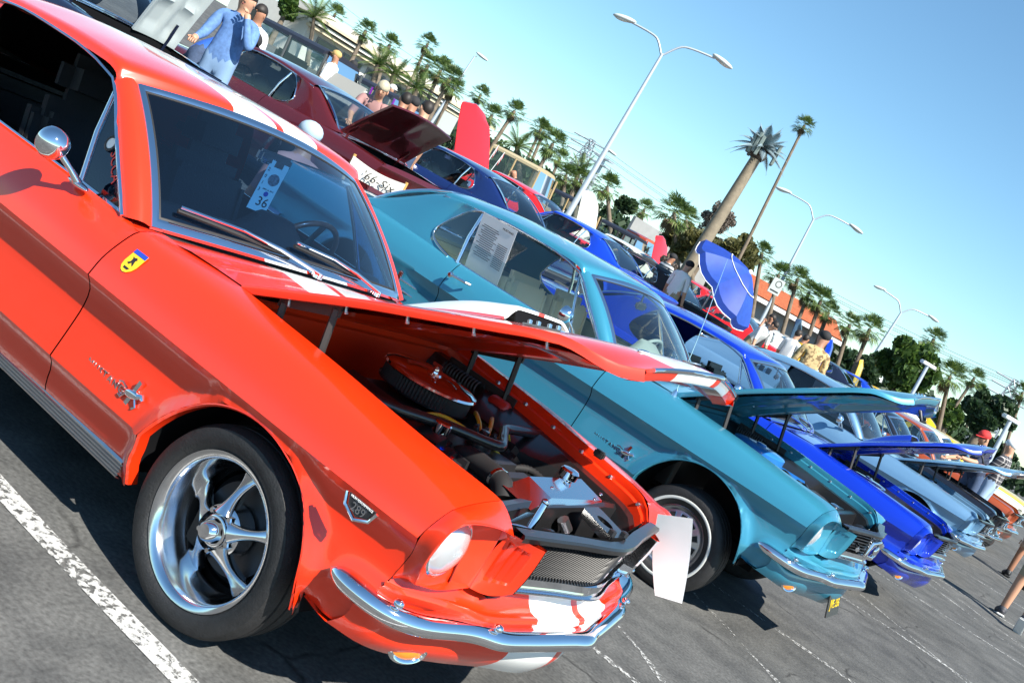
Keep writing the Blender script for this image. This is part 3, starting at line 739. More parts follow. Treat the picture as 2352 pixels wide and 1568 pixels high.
    PM('windshield_seal', 'wss', lambda: ws_strip(.06, .075, .004), SEAL, wsm, 40)
    rk = 'roof'+body
    if rk not in MESH:
        m, hl = roof_mesh(body); MESH[rk] = m.mesh('roof', 40); MESH['hl'+body] = MB().grid(hl).mesh('headlining', 60)
    rf = link('roof', MESH[rk], pm, R); link('headlining', MESH['hl'+body], inter, rf)
    if body == 'coupe':
        def rg(u, v): return Vector((lerp(-2.615-.02*u*u, -3.20-.03*u*u+.04*(1-u*u)*0, v), u*lerp(.615, .64, v), lerp(1.335-.045*u*u, .972-.02*u*u, v)))+Vector((-.03, 0, .04))*(4*v*(1-v))*.8
        g = PM('rear_window', 'rgl', lambda: MB().grid([[rg(lerp(-.97, .97, k/16), lerp(.03, .96, j/8)) for k in range(17)] for j in range(9)]), gls, R, 80)
        def rt():
            lp = [rg(lerp(-1, 1, k/16), 0) for k in range(17)]+[rg(1, k/8) for k in range(1, 9)]+[rg(lerp(1, -1, k/16), 1) for k in range(1, 17)]+[rg(-1, 1-k/8) for k in range(1, 8)]
            return MB().tube(lp, .014, 6, close=True)
        PM('rear_window_trim', 'rgt', rt, CHROME, g, 60)
    else:
        def rp(u, t): p = roof_pt(body, t, u*.72); return p+Vector((-.004, 0, .010))
        g = PM('rear_window', 'rglf', lambda: MB().grid([[rp(lerp(-1, 1, k/12), lerp(.58, .88, j/10)) for k in range(13)] for j in range(11)]), gls, R, 80)
        def louv():
            m = MB()
            for s in (-1, 1):
                for k in range(4): m.box((-2.36-.105*k, s*(.762), 1.06), (.06, .03, .11-.012*k), Matrix.Rotation(radians(-s*16), 3, 'X'))
            return m
        PM('quarter_louvres', 'louv', louv, DARK, R, 0)
    # cowl, firewall, deck, tail
    def cowl():
        m = MB(); rows = []
        for k in range(33):
            v = lerp(-1, 1, k/32); a = abs(v); rows.append([hood_pt(0, v)+Vector((-.006, 0, -.03)), hood_pt(0, v)+Vector((-.006, 0, 0)), Vector((-.60, .672*v, .917+.016*(1-a*a))), Vector((-.70, .69*v, .917+.02*(1-a*a))), ws_pt(v*.985, -.015)+Vector((0, 0, -.012))])
        m.grid(rows, flip=True)
        for s in (-1, 1):
            rw = [[(x, s*(gapw(x)-.004), gapz(x)-.001), (x, s*(gapw(x)+.002), gapz(x))] for x in (-.47, -.6, -.72, -.84)]; m.grid(rw)
            m.grid([[(-.84, s*.67, .905), (-.84, s*.78, .893)], [(-.95, s*.70, .90), (-.95, s*.79, .897)]])
        return m
    PM('cowl', 'cowl', cowl, pm, R, 40)
    PM('firewall', 'firew', lambda: MB().grid([[(-.48, lerp(-.66, .66, k/12), .90), (-.485, lerp(-.66, .66, k/12), .86), (-.50, lerp(-.66, .66, k/12), .845), (-.50, lerp(-.66, .66, k/12), .40)] for k in range(13)], flip=True), fire or pm, R, 30)
    PM('cowl_seal', 'cseal', lambda: MB().tube([(-.462, lerp(-.60, .60, k/10), .902) for k in range(11)], .013, 8), SEAL, R)
    def deck():
        m = MB(); rows = []
        for k in range(21):
            v = lerp(-1, 1, k/20); y = v*.655; rows.append([(-3.17, v*.66, .975-.03*v*v), (-3.235, y, .962-.02*v*v), (-3.30, v*.628, .958-.022*v*v)])
        m.grid(rows)
        return m
    PM('rear_deck', 'deck', deck, pm, R, 40)
    def tail():
        m = MB(); rows = []
        for k in range(31):
            v = lerp(-1, 1, k/30); a = abs(v); b = .045*(1-a*a)
            rows.append([(-4.06-b, v*.73, .905+.02*(1-a**3)), (-4.095-b, v*.76, .89), (-4.10-b, v*.79, .87), (-4.06-b, v*.80, .80), (-4.04-b, v*.80, .70), (-4.07-b, v*.80, .60), (-4.08-b, v*.79, .46), (-4.02-b, v*.77, .36)])
        return m.grid(rows, flip=True)
    PM('tail_panel', 'tail', tail, pm, R, 40)
    tr = radians(trunk); tm = Matrix.Translation((-3.31, 0, .955)) @ Matrix.Rotation(tr, 4, 'Y')
    def lid():
        m = MB(); top = []
        for i in range(15):
            t = i/14; top.append([Vector((lerp(-3.312, -4.06-.045*(1-v*v), t), v*lerp(.622, .60, t), lerp(.96-.022*v*v, .918-.012*v*v, t)+.012*sin(pi*t))) for v in [lerp(-1, 1, k/20) for k in range(21)]])
        m.grid(top, flip=False)
        inn = [[p-Vector((0, 0, .028)) for p in r] for r in top]
        for i in range(15):
            for k in range(21):
                a = abs(k-10)/10; t = i/14
                if (.12 < a < .86 and .12 < t < .45) or (.12 < a < .86 and .55 < t < .88): inn[i][k].z += .02
        m.grid(inn, flip=True)
        m.grid([top[0], inn[0]]); m.grid([top[-1], inn[-1]], flip=True)
        m.grid([[r[0] for r in top], [r[0] for r in inn]], flip=True); m.grid([[r[-1] for r in top], [r[-1] for r in inn]])
        for v in m.v: pass
        return m.xf(Matrix.Translation((3.31, 0, -.955)))
    tl = PM('trunk_lid', 'lid', lid, pm, R, 30, loc=(-3.31, 0, .955), rot=(0, tr, 0))
    if trunk:
        PM('trunk_floor', 'trk', lambda: MB().box((-3.68, 0, .5), (.72, 1.2, .02)).box((-3.31, 0, .72), (.02, 1.24, .44)).box((-3.68, .63, .72), (.74, .02, .4)).box((-3.68, -.63, .72), (.74, .02, .4)), DARK, R, 0)
        for s in (-1, 1): PM('trunk_hinge', 'th%d%d' % (s, trunk), lambda: MB().tube([tm @ Vector((-.22, s*.5, -.02)), tm @ Vector((-.06, s*.5, -.04)), (-3.33, s*.5, .86), (-3.36, s*.5, .78)], .014, 6), pm, tl_parent(R), 60)
    PM('rear_bumper', 'rbump', lambda: bar_sweep(crv([(-3.75, -.85, .50), (-3.95, -.86, .50), (-4.10, -.78, .495), (-4.16, -.5, .49), (-4.18, 0, .49), (-4.16, .5, .49), (-4.10, .78, .495), (-3.95, .86, .5), (-3.75, .85, .5)], 50)[::-1], [(-.02, .05), (.008, .045), (.028, .015), (.028, -.015), (.008, -.045), (-.02, -.05)]), CHROME, R, 60)
    for s in (-1, 1):
        PM('tail_light', 'tl%d' % s, lambda: [m_ := MB(), [m_.bbox((-4.085-.01, s*(.66-.05*k), .71), (.03, .036, .15), .008) for k in range(3)]][0], REDLENS, R)
    PM('fuel_cap', 'fcap', lambda: MB().lathe([(.07, 0), (.075, -.01), (.06, -.03), (.0, -.035)], 'x', (-4.09, 0, .72), 24), CHROME, R)
    # nose pieces
    PM('stone_tray', 'tray', tray, pm, R, 40)
    bp = PM('front_bumper', 'bump', bumper, CHROME, R, 70)
    for i, (x, y, z) in enumerate(((.632, -.80, .515), (.775, -.47, .500), (.632, .80, .515), (.775, .47, .500))):
        PM('bumper_bolt', 'bbolt', lambda: MB().ell((0, 0, 0), (.016, .016, .012), 12, 8), CHROME, bp, 60, loc=(x+.012, y, z))
    PM('front_valance', 'val', valance, pm, R, 40)
    PM('grille_backing', 'gback', lambda: MB().grid([[Vector(p)+Vector((-.035, 0, 0)) for p in grille_pts(v)] for v in (0, .25, .5, .75, 1)]).box((.64, 0, .565), (.16, .98, .02)), DARK, R, 0)
    PM('grille_lower_trim', 'glt', lambda: bar_sweep(crv([(p[0]+.03, p[1], .588) for p in grille_pts(0)], 41), [(-.05, -.01), (.0, -.012), (.006, -.008), (.006, -.003), (0, 0), (-.014, .001), (-.016, .008), (-.006, .012), (-.004, .036), (-.012, .040), (-.03, .041)]), CHROME, R, 30)
    for s in (-1, 1):
        def gst():
            Rr = crv([(.789, .452, .754), (.782, .442, .70), (.77, .432, .64), (.755, .426, .587)], 12)
            return MB().grid([[Vector((p.x+dx, s*(p.y+dy), p.z)) for dx, dy in ((.001, -.004), (-.003, -.018), (-.03, -.020), (-.09, -.018))] for p in Rr], flip=s > 0)
        PM('grille_side_trim', 'gst%d' % s, gst, CHROME, R, 40)
    if front:
        PM('grille_top_bar', 'gtop', lambda: bar_sweep(crv([(p[0]+.012, p[1]*1.05, .776) for p in grille_pts(1)], 41), [(.006, -.02), (.010, -.004), (.006, .004), (-.035, .004), (-.04, -.012)]), BLACK, R, 30)
    if grille == 'mesh':
        gm = PM('grille_mesh', 'gmesh', mesh_wires, plain('grille_black', (.012, .012, .013), .45, spec=.35), R, 0); kind(gm, 'stuff')
        PM('grille_emblem', 'gemb', lambda: MB().tube([(.752, .245, .60), (.742, .255, .73)], .006, 6).ell((.752, .25, .665), (.01, .04, .02)), CHROME, R)
    else:
        def bars():
            m = MB()
            for k in range(11):
                g = crv(grille_pts(k/10), 9); m.grid([[p+Vector((.004, 0, .0028)) for p in g], [p+Vector((.009, 0, 0)) for p in g], [p+Vector((.004, 0, -.0028)) for p in g]])
            return m
        gb = PM('grille_bars', 'gbar', bars, BRUSH, R, 30); kind(gb, 'stuff')
        if grille == 'bars':
            PM('grille_corral', 'gcor', lambda: MB().tube([(.83, -.14, .635), (.832, -.14, .725), (.845, 0, .735), (.832, .14, .725), (.83, .14, .635), (.843, 0, .625)], .013, 8, close=True).ell((.85, 0, .68), (.012, .07, .03)).bbox((.79, -.27, .68), (.02, .22, .03), .006, Matrix.Rotation(radians(14), 3, 'Z')).bbox((.79, .27, .68), (.02, .22, .03), .006, Matrix.Rotation(radians(-14), 3, 'Z')), CHROME, R, 50)
    # bonnet
    hr = (0, -radians(hood), 0); ho = Vector((-.47, 0, .905))
    hk = 'hood%d' % scoop
    if hk not in MESH:
        ta, ub = hood_mesh(scoop); MESH[hk] = ta.xf(Matrix.Translation(-ho)).mesh('hood', 40); MESH['hund'] = ub.xf(Matrix.Translation(-ho)).mesh('hood_frame', 50)
    ho_ = link('hood', MESH[hk], pm, R, ho, hr); link('hood_frame', MESH['hund'], under or pm, ho_)
    if scoop: PM('hood_scoop', 'hsh', lambda: scoop_shell().xf(Matrix.Translation(-ho)), pm, ho_, 40)
    if scoop: PM('hood_scoop_opening', 'hsm', lambda: scoop_mouth().xf(Matrix.Translation(-ho)), DARK, ho_, 30)
    PM('hood_lip_trim', 'hlip', lambda: MB().tube([hood_pt(1, lerp(-.93, .93, k/24))+Vector((.006, 0, -.004))-ho for k in range(25)], .0075, 6), CHROME, ho_, 60)
    def hlet():
        m = MB()
        for k in range(7):
            y = lerp(-.16, .16, k/6); p = hood_pt(.945, y/.45); m.ell(p-ho+Vector((0, 0, .003)), (.007, .013, .006), 8, 6)
        return m
    if lod == 1: PM('hood_lettering', 'hlet', hlet, CHROME, ho_, 60)
    if lod == 1: PM('hood_catch', 'hcat', lambda: MB().tube([Vector((.80, -.02, .745))-ho, Vector((.80, -.02, .68))-ho, Vector((.82, 0, .67))-ho, Vector((.80, .02, .68))-ho, Vector((.80, .02, .745))-ho], .008, 6), DGREY, ho_, 60)
    # engine bay
    if front:
        PM('radiator_support', 'rsup', lambda: MB().grid([[(x, lerp(-.64, .64, k/20), z+.0*k) for x, z in ((.60, .56), (.585, .66), (.565, .752+.0), (.545, .758), (.52, .752), (.51, .72))] for k in range(21)], flip=True), bay, R, 40)
        PM('engine_block', 'eng', lambda: MB().bbox((0, 0, .58), (.66, .42, .34), .04).bbox((.02, .20, .70), (.52, .13, .10), .03, Matrix.Rotation(radians(-25), 3, 'X')).bbox((.02, -.20, .70), (.52, .13, .10), .03, Matrix.Rotation(radians(25), 3, 'X')).bbox((.36, 0, .60), (.1, .34, .3), .03).lathe([(.0, .46), (.07, .455), (.075, .44), (.07, .42)], 'x', (0, .05, .66), 20), DGREY if lod == 0 else BLACK, R, 40)
        PM('engine_floor', 'efl', lambda: MB().box((.02, 0, .38), (1.0, 1.05, .02)), DARK, R, 0)
        for y in (-.12, .42):
            PM('horn', 'horn%d' % (y > 0), lambda: MB().lathe([(0, .035), (.05, .03), (.056, .0), (.045, -.03), (.02, -.06)], 'x', (.64, y+.0, .665), 20), BLACK, R, 60)
        if lod:
            PM('air_cleaner', 'acl', lambda: MB().lathe([(0, .875), (.03, .872), (.035, .862), (.10, .86), (.165, .85), (.175, .84), (.175, .80), (.165, .79)], 'z', (-.05, 0, 0), 36), engine, R, 40)
            [PM('valve_cover', 'vcov%d' % q, lambda: MB().bbox((.02, q*.235, .745), (.50, .10, .07), .03, Matrix.Rotation(radians(-25*q), 3, 'X')), engine, R, 40) for q in (1, -1)]
            def junk():
                m = MB(); rr = random.Random(5)
                for k in range(16): m.bbox((rr.uniform(.36, .56), rr.uniform(-.45, .5), rr.uniform(.62, .72)), (rr.uniform(.04, .12), rr.uniform(.04, .12), rr.uniform(.04, .1)), .012)
                for k in range(6):
                    a = Vector((rr.uniform(-.1, .3), rr.uniform(-.4, .4), .72)); b = Vector((rr.uniform(.3, .55), rr.uniform(-.4, .4), .70)); m.tube(crv([a, a.lerp(b, .5)+Vector((0, .05, .06)), b], 8), .015, 6)
                return m
            PM('engine_ancillaries', 'junk', junk, DGREY, R, 40)
            PM('radiator_top', 'radt', lambda: MB().bbox((.50, 0, .735), (.07, .62, .05), .015), BLACK, R, 40)
            PM('radiator_cap', 'radc', lambda: MB().lathe([(.028, .0), (.03, .012), (.012, .02), (0, .02)], 'z', (.50, .1, .76), 16), CHROME, R, 40)
    # cabin
    PM('floor_pan', 'flr', lambda: MB().box((-1.9, 0, .36), (2.4, 1.5, .03)).box((-2.95, 0, .70), (.05, 1.4, .50)).box((-2.98, 0, .955), (.45, 1.3, .02)).grid([[(-.78, -.7, .9), (-.6, -.7, .4)], [(-.78, .7, .9), (-.6, .7, .4)]]), inter, R, 0)
    for s in (-1, 1): PM('door_card', 'dc%d' % s, lambda: MB().grid([[(x, s*.772, .902), (x, s*.76, .86), (x, s*.755, .40)] for x in (-.9, -1.3, -1.75, -2.15, -2.5, -2.95)]), inter, R, 30)
    PM('dashboard', 'dash', dash_mesh, inter, R, 60)
    for y in (-.36, .36): PM('front_seat', 'seat%d' % (lod == 0), lambda: seat_mesh(lod == 0), seatm, R, 60, loc=(-1.62, y*.93, .34))
    PM('rear_seat', 'rseat', lambda: MB().bbox((-2.55, 0, .52), (.5, 1.3, .16), .06).bbox((-2.83, 0, .72), (.16, 1.3, .42), .06), seatm, R, 60)
    sw = MB(); c, t, a, b = steering(sw)
    st = PM('steering_wheel', 'stw', lambda: sw, WOOD if lod == 0 else inter, R, 60)
    PM('steering_spokes', 'sts', lambda: MB().tube([c+a*.18, c, c-a*.18], .012, 6).tube([c, c+b*-.18], .012, 6).tube([c, c-t*.3], .03, 8).lathe([(.05, 0), (.04, .02), (0, .025)], 'x', c, 16), BRUSH, st, 60)
    PM('rear_view_mirror', 'rvm', lambda: MB().bbox((-1.25, .02, 1.235), (.03, .24, .055), .012, Matrix.Rotation(radians(12), 3, 'Z')).tube([(-1.26, .02, 1.25), (-1.27, .02, 1.325)], .007, 6), BRUSH if lod else CHROME, R, 40)
    # wipers
    if lod < 2:
        for y0, y1 in ((.0, -.62), (.42, -.12)):
            def wp():
                m = MB()
                def W(u, v, h): return ws_pt(u/.70, v)+Vector((.012, 0, .015))+Vector((.63, 0, .77))*h
                m.tube([W(y0, -.02, .01), W(lerp(y0, y1, .35), .05, .02), W(lerp(y0, y1, .62), .10, .018)], [.011, .008, .005], 6)
                m.tube([W(lerp(y0, y1, .22), .035, .012), W(lerp(y0, y1, .6), .10, .016), W(y1, .135, .012)], .006, 6); m.lathe([(.02, 0), (.018, .02), (0, .022)], 'z', W(y0, -.03, -.01), 12)
                return m
            wpo = PM('wiper', 'wip%d' % (y0 > .1), wp, CHROME, R, 60)
            PM('wiper_blade', 'wib%d' % (y0 > .1), lambda: MB().tube([ws_pt(lerp(y0, y1, t)/.70, lerp(.03, .125, t))+Vector((.010, 0, .012)) for t in (.22, .4, .6, .8, 1)], .008, 4), SEAL, wpo)
    if plate is not None:
        p = PM('license_plate', 'plate', lambda: MB().bbox((.80, 0, .285), (.008, .31, .16), .003, Matrix.Rotation(radians(-18), 3, 'Y')), plate, R, 20)
    return root
def tl_parent(R): return R
# ================================================================== near row of cars
M_OR = paint('orange_red_paint', (.80, .032, .004), 0, .3, True); M_ORP = paint('orange_red_plain', (.80, .032, .004), 0, .3)
M_TEAL = paint('teal_metallic', (.04, .25, .37), .3, .3); M_BLUE = paint('royal_blue_metallic', (.004, .035, .50), .25, .25)
M_LBLUE = paint('silver_blue_metallic', (.16, .32, .50), .4, .33); M_BLACK = paint('black_gloss', (.008, .009, .014), 0, .2)
M_RUST = paint('burnt_orange_paint', (.32, .06, .015), .1, .3); M_CREAM = paint('cream_paint', (.75, .72, .6), 0, .3); M_YEL = paint('yellow_paint', (.75, .48, .01), 0, .3)
PLATE = plain('old_plate', (.03, .03, .03), .4)
O = car('parked_car', (0, 0, 0), 0, M_OR, 'fastback', 25, 0, 0, 'torq', 'mesh', 0, scoop=True, side_glass=False, gls=GLASSB, fire=M_ORP, under=M_ORP, wheel_list=((-1, True), (1, True), (-1, False), (1, False)))
tag(O, 'orange-red fastback with white racing stripes and its hood propped open, nearest the camera', 'car', 'sixties pony cars in the near row')
# --- engine bay of the orange car
def op(name, mb, mat, smooth=35, parent=O): return B(name, mb, mat, parent, smooth)
ac = op('air_cleaner', MB().lathe([(0, .868), (.028, .868), (.032, .860), (.075, .858), (.10, .850), (.112, .858), (.16, .856), (.186, .846), (.190, .838), (.188, .834), (.178, .832)], 'z', (-.165, .125, 0), 56), CHROME)
def pleats():
    m = MB(); rows = []
    for k in range(160):
        a = 2*pi*k/160; r = .178 if k % 2 else .170; rows.append([(-.165+r*cos(a), .125+r*sin(a), .832), (-.165+r*cos(a), .125+r*sin(a), .775)])
    return m.grid(rows, close_u=True, flip=True)
op('air_filter_element', pleats(), plain('filter_paper', (.05, .04, .035), .8), 0, ac)
op('air_cleaner_base', MB().lathe([(.0, .77), (.17, .77), (.186, .776), (.186, .782)], 'z', (-.165, .125, 0), 40), BLACK, 35, ac)
op('wing_nut', MB().lathe([(.012, .866), (.012, .885), (.006, .892), (0, .893)], 'z', (-.165, .125, 0), 10).bbox((-.165, .125, .894), (.05, .008, .014), .003), CHROME, 35, ac)
op('engine_brace', MB().tube(crv([(-.10, -.50, .79), (.053, -.343, .80), (.15, -.17, .806), (.235, -.005, .80), (.255, .05, .80), (.235, .10, .80), (.19, .17, .802), (.145, .245, .803), (.118, .29, .803), (.112, .34, .803), (.112, .46, .80), (.11, .60, .795)], 60), .019, 10), BLACK, 60)
for i, (x, y) in enumerate(((-.10, .575), (-.20, -.46))): op('red_reservoir', MB().lathe([(0, -.045), (.03, -.045), (.036, -.035), (.036, .035), (.03, .045), (.012, .05), (.012, .08), (0, .08)], 'x', (x, y, .80), 20), REDPLAST, 45)
wires = [[(.00, .40, .76), (.03, .33, .80), (.10, .22, .79), (.16, .12, .77)], [(.10, .40, .75), (.12, .30, .80), (.17, .18, .78), (.18, .10, .76)], [(-.02, -.12, .74), (.04, -.06, .79), (.12, 0, .79), (.16, .05, .77)], [(.05, -.16, .74), (.09, -.08, .785), (.14, -.02, .785), (.17, .05, .77)], [(.11, -.20, .73), (.13, -.11, .78), (.16, -.02, .78), (.18, .04, .77)], [(.18, .14, .76), (.215, .16, .74), (.235, .15, .70), (.25, .13, .62)], [(.17, .17, .76), (.20, .20, .74), (.225, .19, .70), (.24, .16, .62)], [(-.06, .36, .77), (.0, .25, .80), (.08, .16, .80), (.14, .10, .78)]]
for w_ in wires: op('spark_plug_wire', MB().tube(crv(w_, 14), .0085, 6), YEL, 60)
op('distributor', MB().lathe([(.05, .70), (.05, .765), (.042, .79), (.02, .795), (.016, .81), (0, .81)], 'z', (.165, .075, 0), 20), BLACK)
for k in range(6):
    a = 2*pi*k/6; op('plug_boot', MB().tube([(.165+.03*cos(a), .075+.03*sin(a), .785), (.165+.045*cos(a), .075+.045*sin(a), .812)], .010, 6), SEAL)
op('valve_cover', MB().bbox((-.02, .255, .735), (.52, .12, .09), .03, Matrix.Rotation(radians(-24), 3, 'X')), BLACK); op('valve_cover', MB().bbox((-.02, -.225, .735), (.52, .12, .09), .03, Matrix.Rotation(radians(24), 3, 'X')), BLACK)
op('oil_breather', MB().lathe([(.032, .76), (.032, .815), (.028, .82), (0, .821)], 'z', (.16, -.20, 0), 20), CHROME)
op('radiator_hose', MB().tube(crv([(.18, -.10, .70), (.25, -.115, .75), (.34, -.13, .757), (.43, -.16, .755), (.47, -.18, .72)], 20), .036, 14), MATTE, 60)
op('hose_clamp', MB().tube([(.40, -.148, .757), (.412, -.153, .757)], .039, 16), CHROME, 60)
op('fuel_fitting', MB().tube([(.17, -.245, .76), (.23, -.215, .74)], [.012, .010], 8), plain('anodised_blue', (.01, .06, .6), .25, .8), 60)
op('fuel_fitting_tip', MB().tube([(.23, -.215, .74), (.255, -.205, .735)], .011, 8), plain('anodised_red', (.7, .02, .02), .25, .8), 60)
op('wiring_loom', MB().tube(crv([(.22, .22, .70), (.27, .31, .725), (.33, .325, .72), (.42, .30, .70)], 40), [.016 if k % 2 else .013 for k in range(40)], 8), MATTE, 60)
def rad_cover():
    T = [(.452, -.16, .772), (.452, .36, .785), (.545, .41, .775), (.545, -.02, .787), (.56, -.15, .772)]
    m = MB().poly([(.452, -.05, .80), (.545, -.02, .776), (.545, .40, .768), (.452, .355, .80)][::-1]).poly([(.452, -.05, .80), (.455, -.20, .765), (.575, -.19, .750), (.545, -.02, .776)])
    m.poly([(.545, -.02, .776), (.545, .40, .768), (.56, .40, .745), (.562, -.02, .745)][::-1]).poly([(.545, -.02, .776), (.562, -.02, .745), (.592, -.40, .70), (.575, -.19, .750)]).poly([(.452, .355, .80), (.545, .40, .768), (.56, .47, .74), (.46, .45, .74)][::-1])
    return m
op('radiator_cover', rad_cover(), ALU, 0)
for x, y in ((.47, -.03), (.50, .05), (.475, .30), (.535, .385)): op('cover_screw', MB().ell((x, y, .788), (.008, .008, .005), 10, 6), CHROME, 60)
op('filler_neck', MB().lathe([(.024, .70), (.024, .80), (.034, .805), (.036, .83), (.03, .838), (.012, .842), (0, .842)], 'z', (.455, .225, 0), 20), CHROME)
def supp():
    rows = []
    for k in range(41):
        y = lerp(-.60, .64, k/40); u = (y-.1)/.62; xx = .545+.055*u*u; z = .748+.012*(1-u*u)
        rows.append([(xx-.05, y, z-.03), (xx-.035, y, z+.002), (xx-.01, y, z+.006), (xx+.006, y, z-.004), (xx+.012, y, z-.03), (xx+.02, y, z-.09), (xx+.03, y, .56)])
    return MB().grid(rows, flip=True)
op('support_panel', supp(), BLACK, 40)
def latch():
    o = [(.61, .10), (.61, .23), (.79, .115), (.785, -.01)]; m = MB(); n = 20; c = Vector((.70, .105)); ring = []; out = []
    for k in range(n):
        a = 2*pi*k/n; ring.append(Vector((c.x+.038*cos(a)-.012*sin(a), c.y+.03*sin(a)-.010*cos(a), .783)))
    for k in range(n):
        t = (k/n+.06) % 1*4; i = int(t); f = t-i; p = [Vector((*q, .783)) for q in (o[2], o[1], o[0], o[3])]; out.append(p[i % 4].lerp(p[(i+1) % 4], f))
    m.grid([out, ring], close_v=True); m.grid([out, [p+Vector((0, 0, -.03)) for p in out]], close_v=True, flip=True); m.grid([ring, [p+Vector((0, 0, -.02)) for p in ring]], close_v=True); return m
op('hood_latch_plate', latch(), BLACK, 30)
for x, y in ((.768, .022), (.782, .092)): op('latch_bolt', MB().lathe([(.014, .783), (.014, .797), (.008, .80), (0, .80)], 'z', (x, y, 0), 6), DGREY)
op('horn_bracket', MB().tube([(.60, .02, .73), (.62, .05, .70)], .02, 8), BRUSH); op('horn_bracket', MB().tube([(.63, .50, .73), (.64, .52, .70)], .02, 8), BRUSH)
op('prop_pin', MB().tube([(.66, -.33, .70), (.645, -.285, .82)], [.012, .011], 10).ell((.645, -.284, .824), (.013, .013, .012)), CHROME, 60)
op('cable', MB().tube(crv([(.60, -.50, .74), (.64, -.40, .745), (.655, -.32, .74)], 10), .004, 6), CHROME, 60); op('cable', MB().tube(crv([(.70, -.50, .742), (.695, -.43, .735), (.67, -.36, .72)], 10), .0045, 6), BRUSH, 60)
op('fender_bumper_stop', MB().bbox((.38, .575, .87), (.045, .03, .03), .006), SEAL)
for y in (-.36, .18): op('coolant_duct', MB().bbox((.40, y, .64), (.1, .14, .05), .01), BRUSH)
# --- badges, tags and stickers
def badge(s):
    m = MB(); F = [(.399, .698), (.498, .698), (.486, .668), (.449, .653), (.412, .668)]; m.prism([(x, s*.872, z) for x, z in F], (0, s*.006, 0)); return m
for s in (-1, 1):
    b_ = op('engine_badge', badge(s), DGREY, 20)
    op('badge_chevron', MB().tube([(.391, s*.88, .697), (.404, s*.88, .666), (.449, s*.88, .645), (.494, s*.88, .666), (.507, s*.88, .697)], .005, 6), CHROME, 50, b_)
    text('badge_number', '289', .034, CHROME, b_, frame((.449, s*.879, .673), (1, 0, 0) if s < 0 else (-1, 0, 0), (0, 0, 1)), .002)
    text('badge_lettering', 'HIGH PERFORMANCE', .0085, WHITE, b_, frame((.449, s*.879, .694), (1, 0, 0) if s < 0 else (-1, 0, 0), (0, 0, 1)), .001)
def shield():
    e1 = Vector((.962, 0, -.03)).normalized(); y = -.812; pts = []
    for x, z in ((-.032, .04), (.032, .04), (.032, -.012), (.026, -.03), (.014, -.042), (0, -.046), (-.014, -.042), (-.026, -.03), (-.032, -.012)): pts.append((x, z))
    return pts
SHF = frame((-.74, -.846, .823), (1, 0, -.0), (0, .52, .855))
def flatpoly(pts, z=0.): return MB().prism([(x, y, z) for x, y in pts], (0, 0, .0008))
sh = B('shield_sticker', flatpoly(shield()), plain('sticker_yellow', (.8, .5, .02), .35), O, 0); sh.matrix_local = SHF
c_ = B('sticker_band', flatpoly([(-.032, .024), (.032, .024), (.032, .04), (-.032, .04)], .001), plain('sticker_blue', (.02, .06, .4), .35), sh, 0)
B('sticker_figure', flatpoly([(-.016, -.012), (-.008, -.004), (-.010, .008), (-.016, .014), (-.006, .012), (.002, .016), (.010, .010), (.006, .004), (.010, -.006), (.014, -.016), (.006, -.012), (.0, -.006), (-.006, -.016)], .001), INK, sh, 0)
B('sticker_base_mark', flatpoly([(-.010, -.034), (.010, -.034), (.014, -.026), (-.014, -.026)], .001), INK, sh, 0)
VF = frame((-1.165, -.742, 1.01), (-.36, .10, -.28), (.45, .02, -.30))
vt_ = frame((-1.135, -.748, 1.015), (.40, -.09, -.33), (.33, .06, .40))
text('vent_lettering', 'SCCA', .052, plain('sticker_red', (.75, .03, .02), .4), O, vt_, .0006)
rb = B('vent_badge', MB().lathe([(.0, .001), (.026, .001), (.026, 0)], 'z', n=24), WHITE, O, 20); rb.matrix_local = Matrix.Translation(Vector((-1.215, -.737, 1.072))) @ vt_.to_3x3().to_4x4()
rb2 = B('vent_badge_ring', MB().lathe([(.02, .002), (.03, .002), (.03, 0)], 'z', n=24), INK, rb, 20)
# hang tag under the mirror
TGX, TGY = Vector((.25, .97, 0)).normalized(), Vector((.05, 0, 1))
tg = B('hang_tag', MB().prism([(-.045, -.11, 0), (.045, -.11, 0), (.045, .11, 0), (.02, .11, 0), (.02, .085, 0), (-.02, .085, 0), (-.02, .11, 0), (-.045, .11, 0)], (0, 0, .0008)), plain('tag_card', (.42, .74, .82), .6), None, 0)
tg.matrix_world = frame((-1.225, .03, 1.125), TGX, TGY); tag(tg, 'pale blue entry tag numbered 36 hanging from the mirror behind the orange car\'s windshield', 'tag')
TM = lambda x, y: Matrix.Translation((x, y, .0014))
text('tag_number', '36', .056, INK, tg, TM(.008, -.068))
for i, ch in enumerate('2013'): text('tag_year', ch, .02, INK, tg, TM(-.034, .07-.03*i))
text('tag_date', 'APRIL 21, 2013', .0085, INK, tg, TM(.006, -.012)); text('tag_motto', 'CAR SHOW', .01, INK, tg, TM(.01, .0)) if False else None
B('tag_picture', MB().lathe([(0, .0014), (.026, .0014)], 'z', (.008, .035, 0), 20), plain('tag_print', (.12, .16, .2), .6, noise=.8, nscale=90), tg, 0)
B('tag_oval', MB().lathe([(0, .0014), (.011, .0014)], 'z', (.006, -.03, 0), 16), plain('sticker_blue', (.02, .06, .4)), tg, 0)
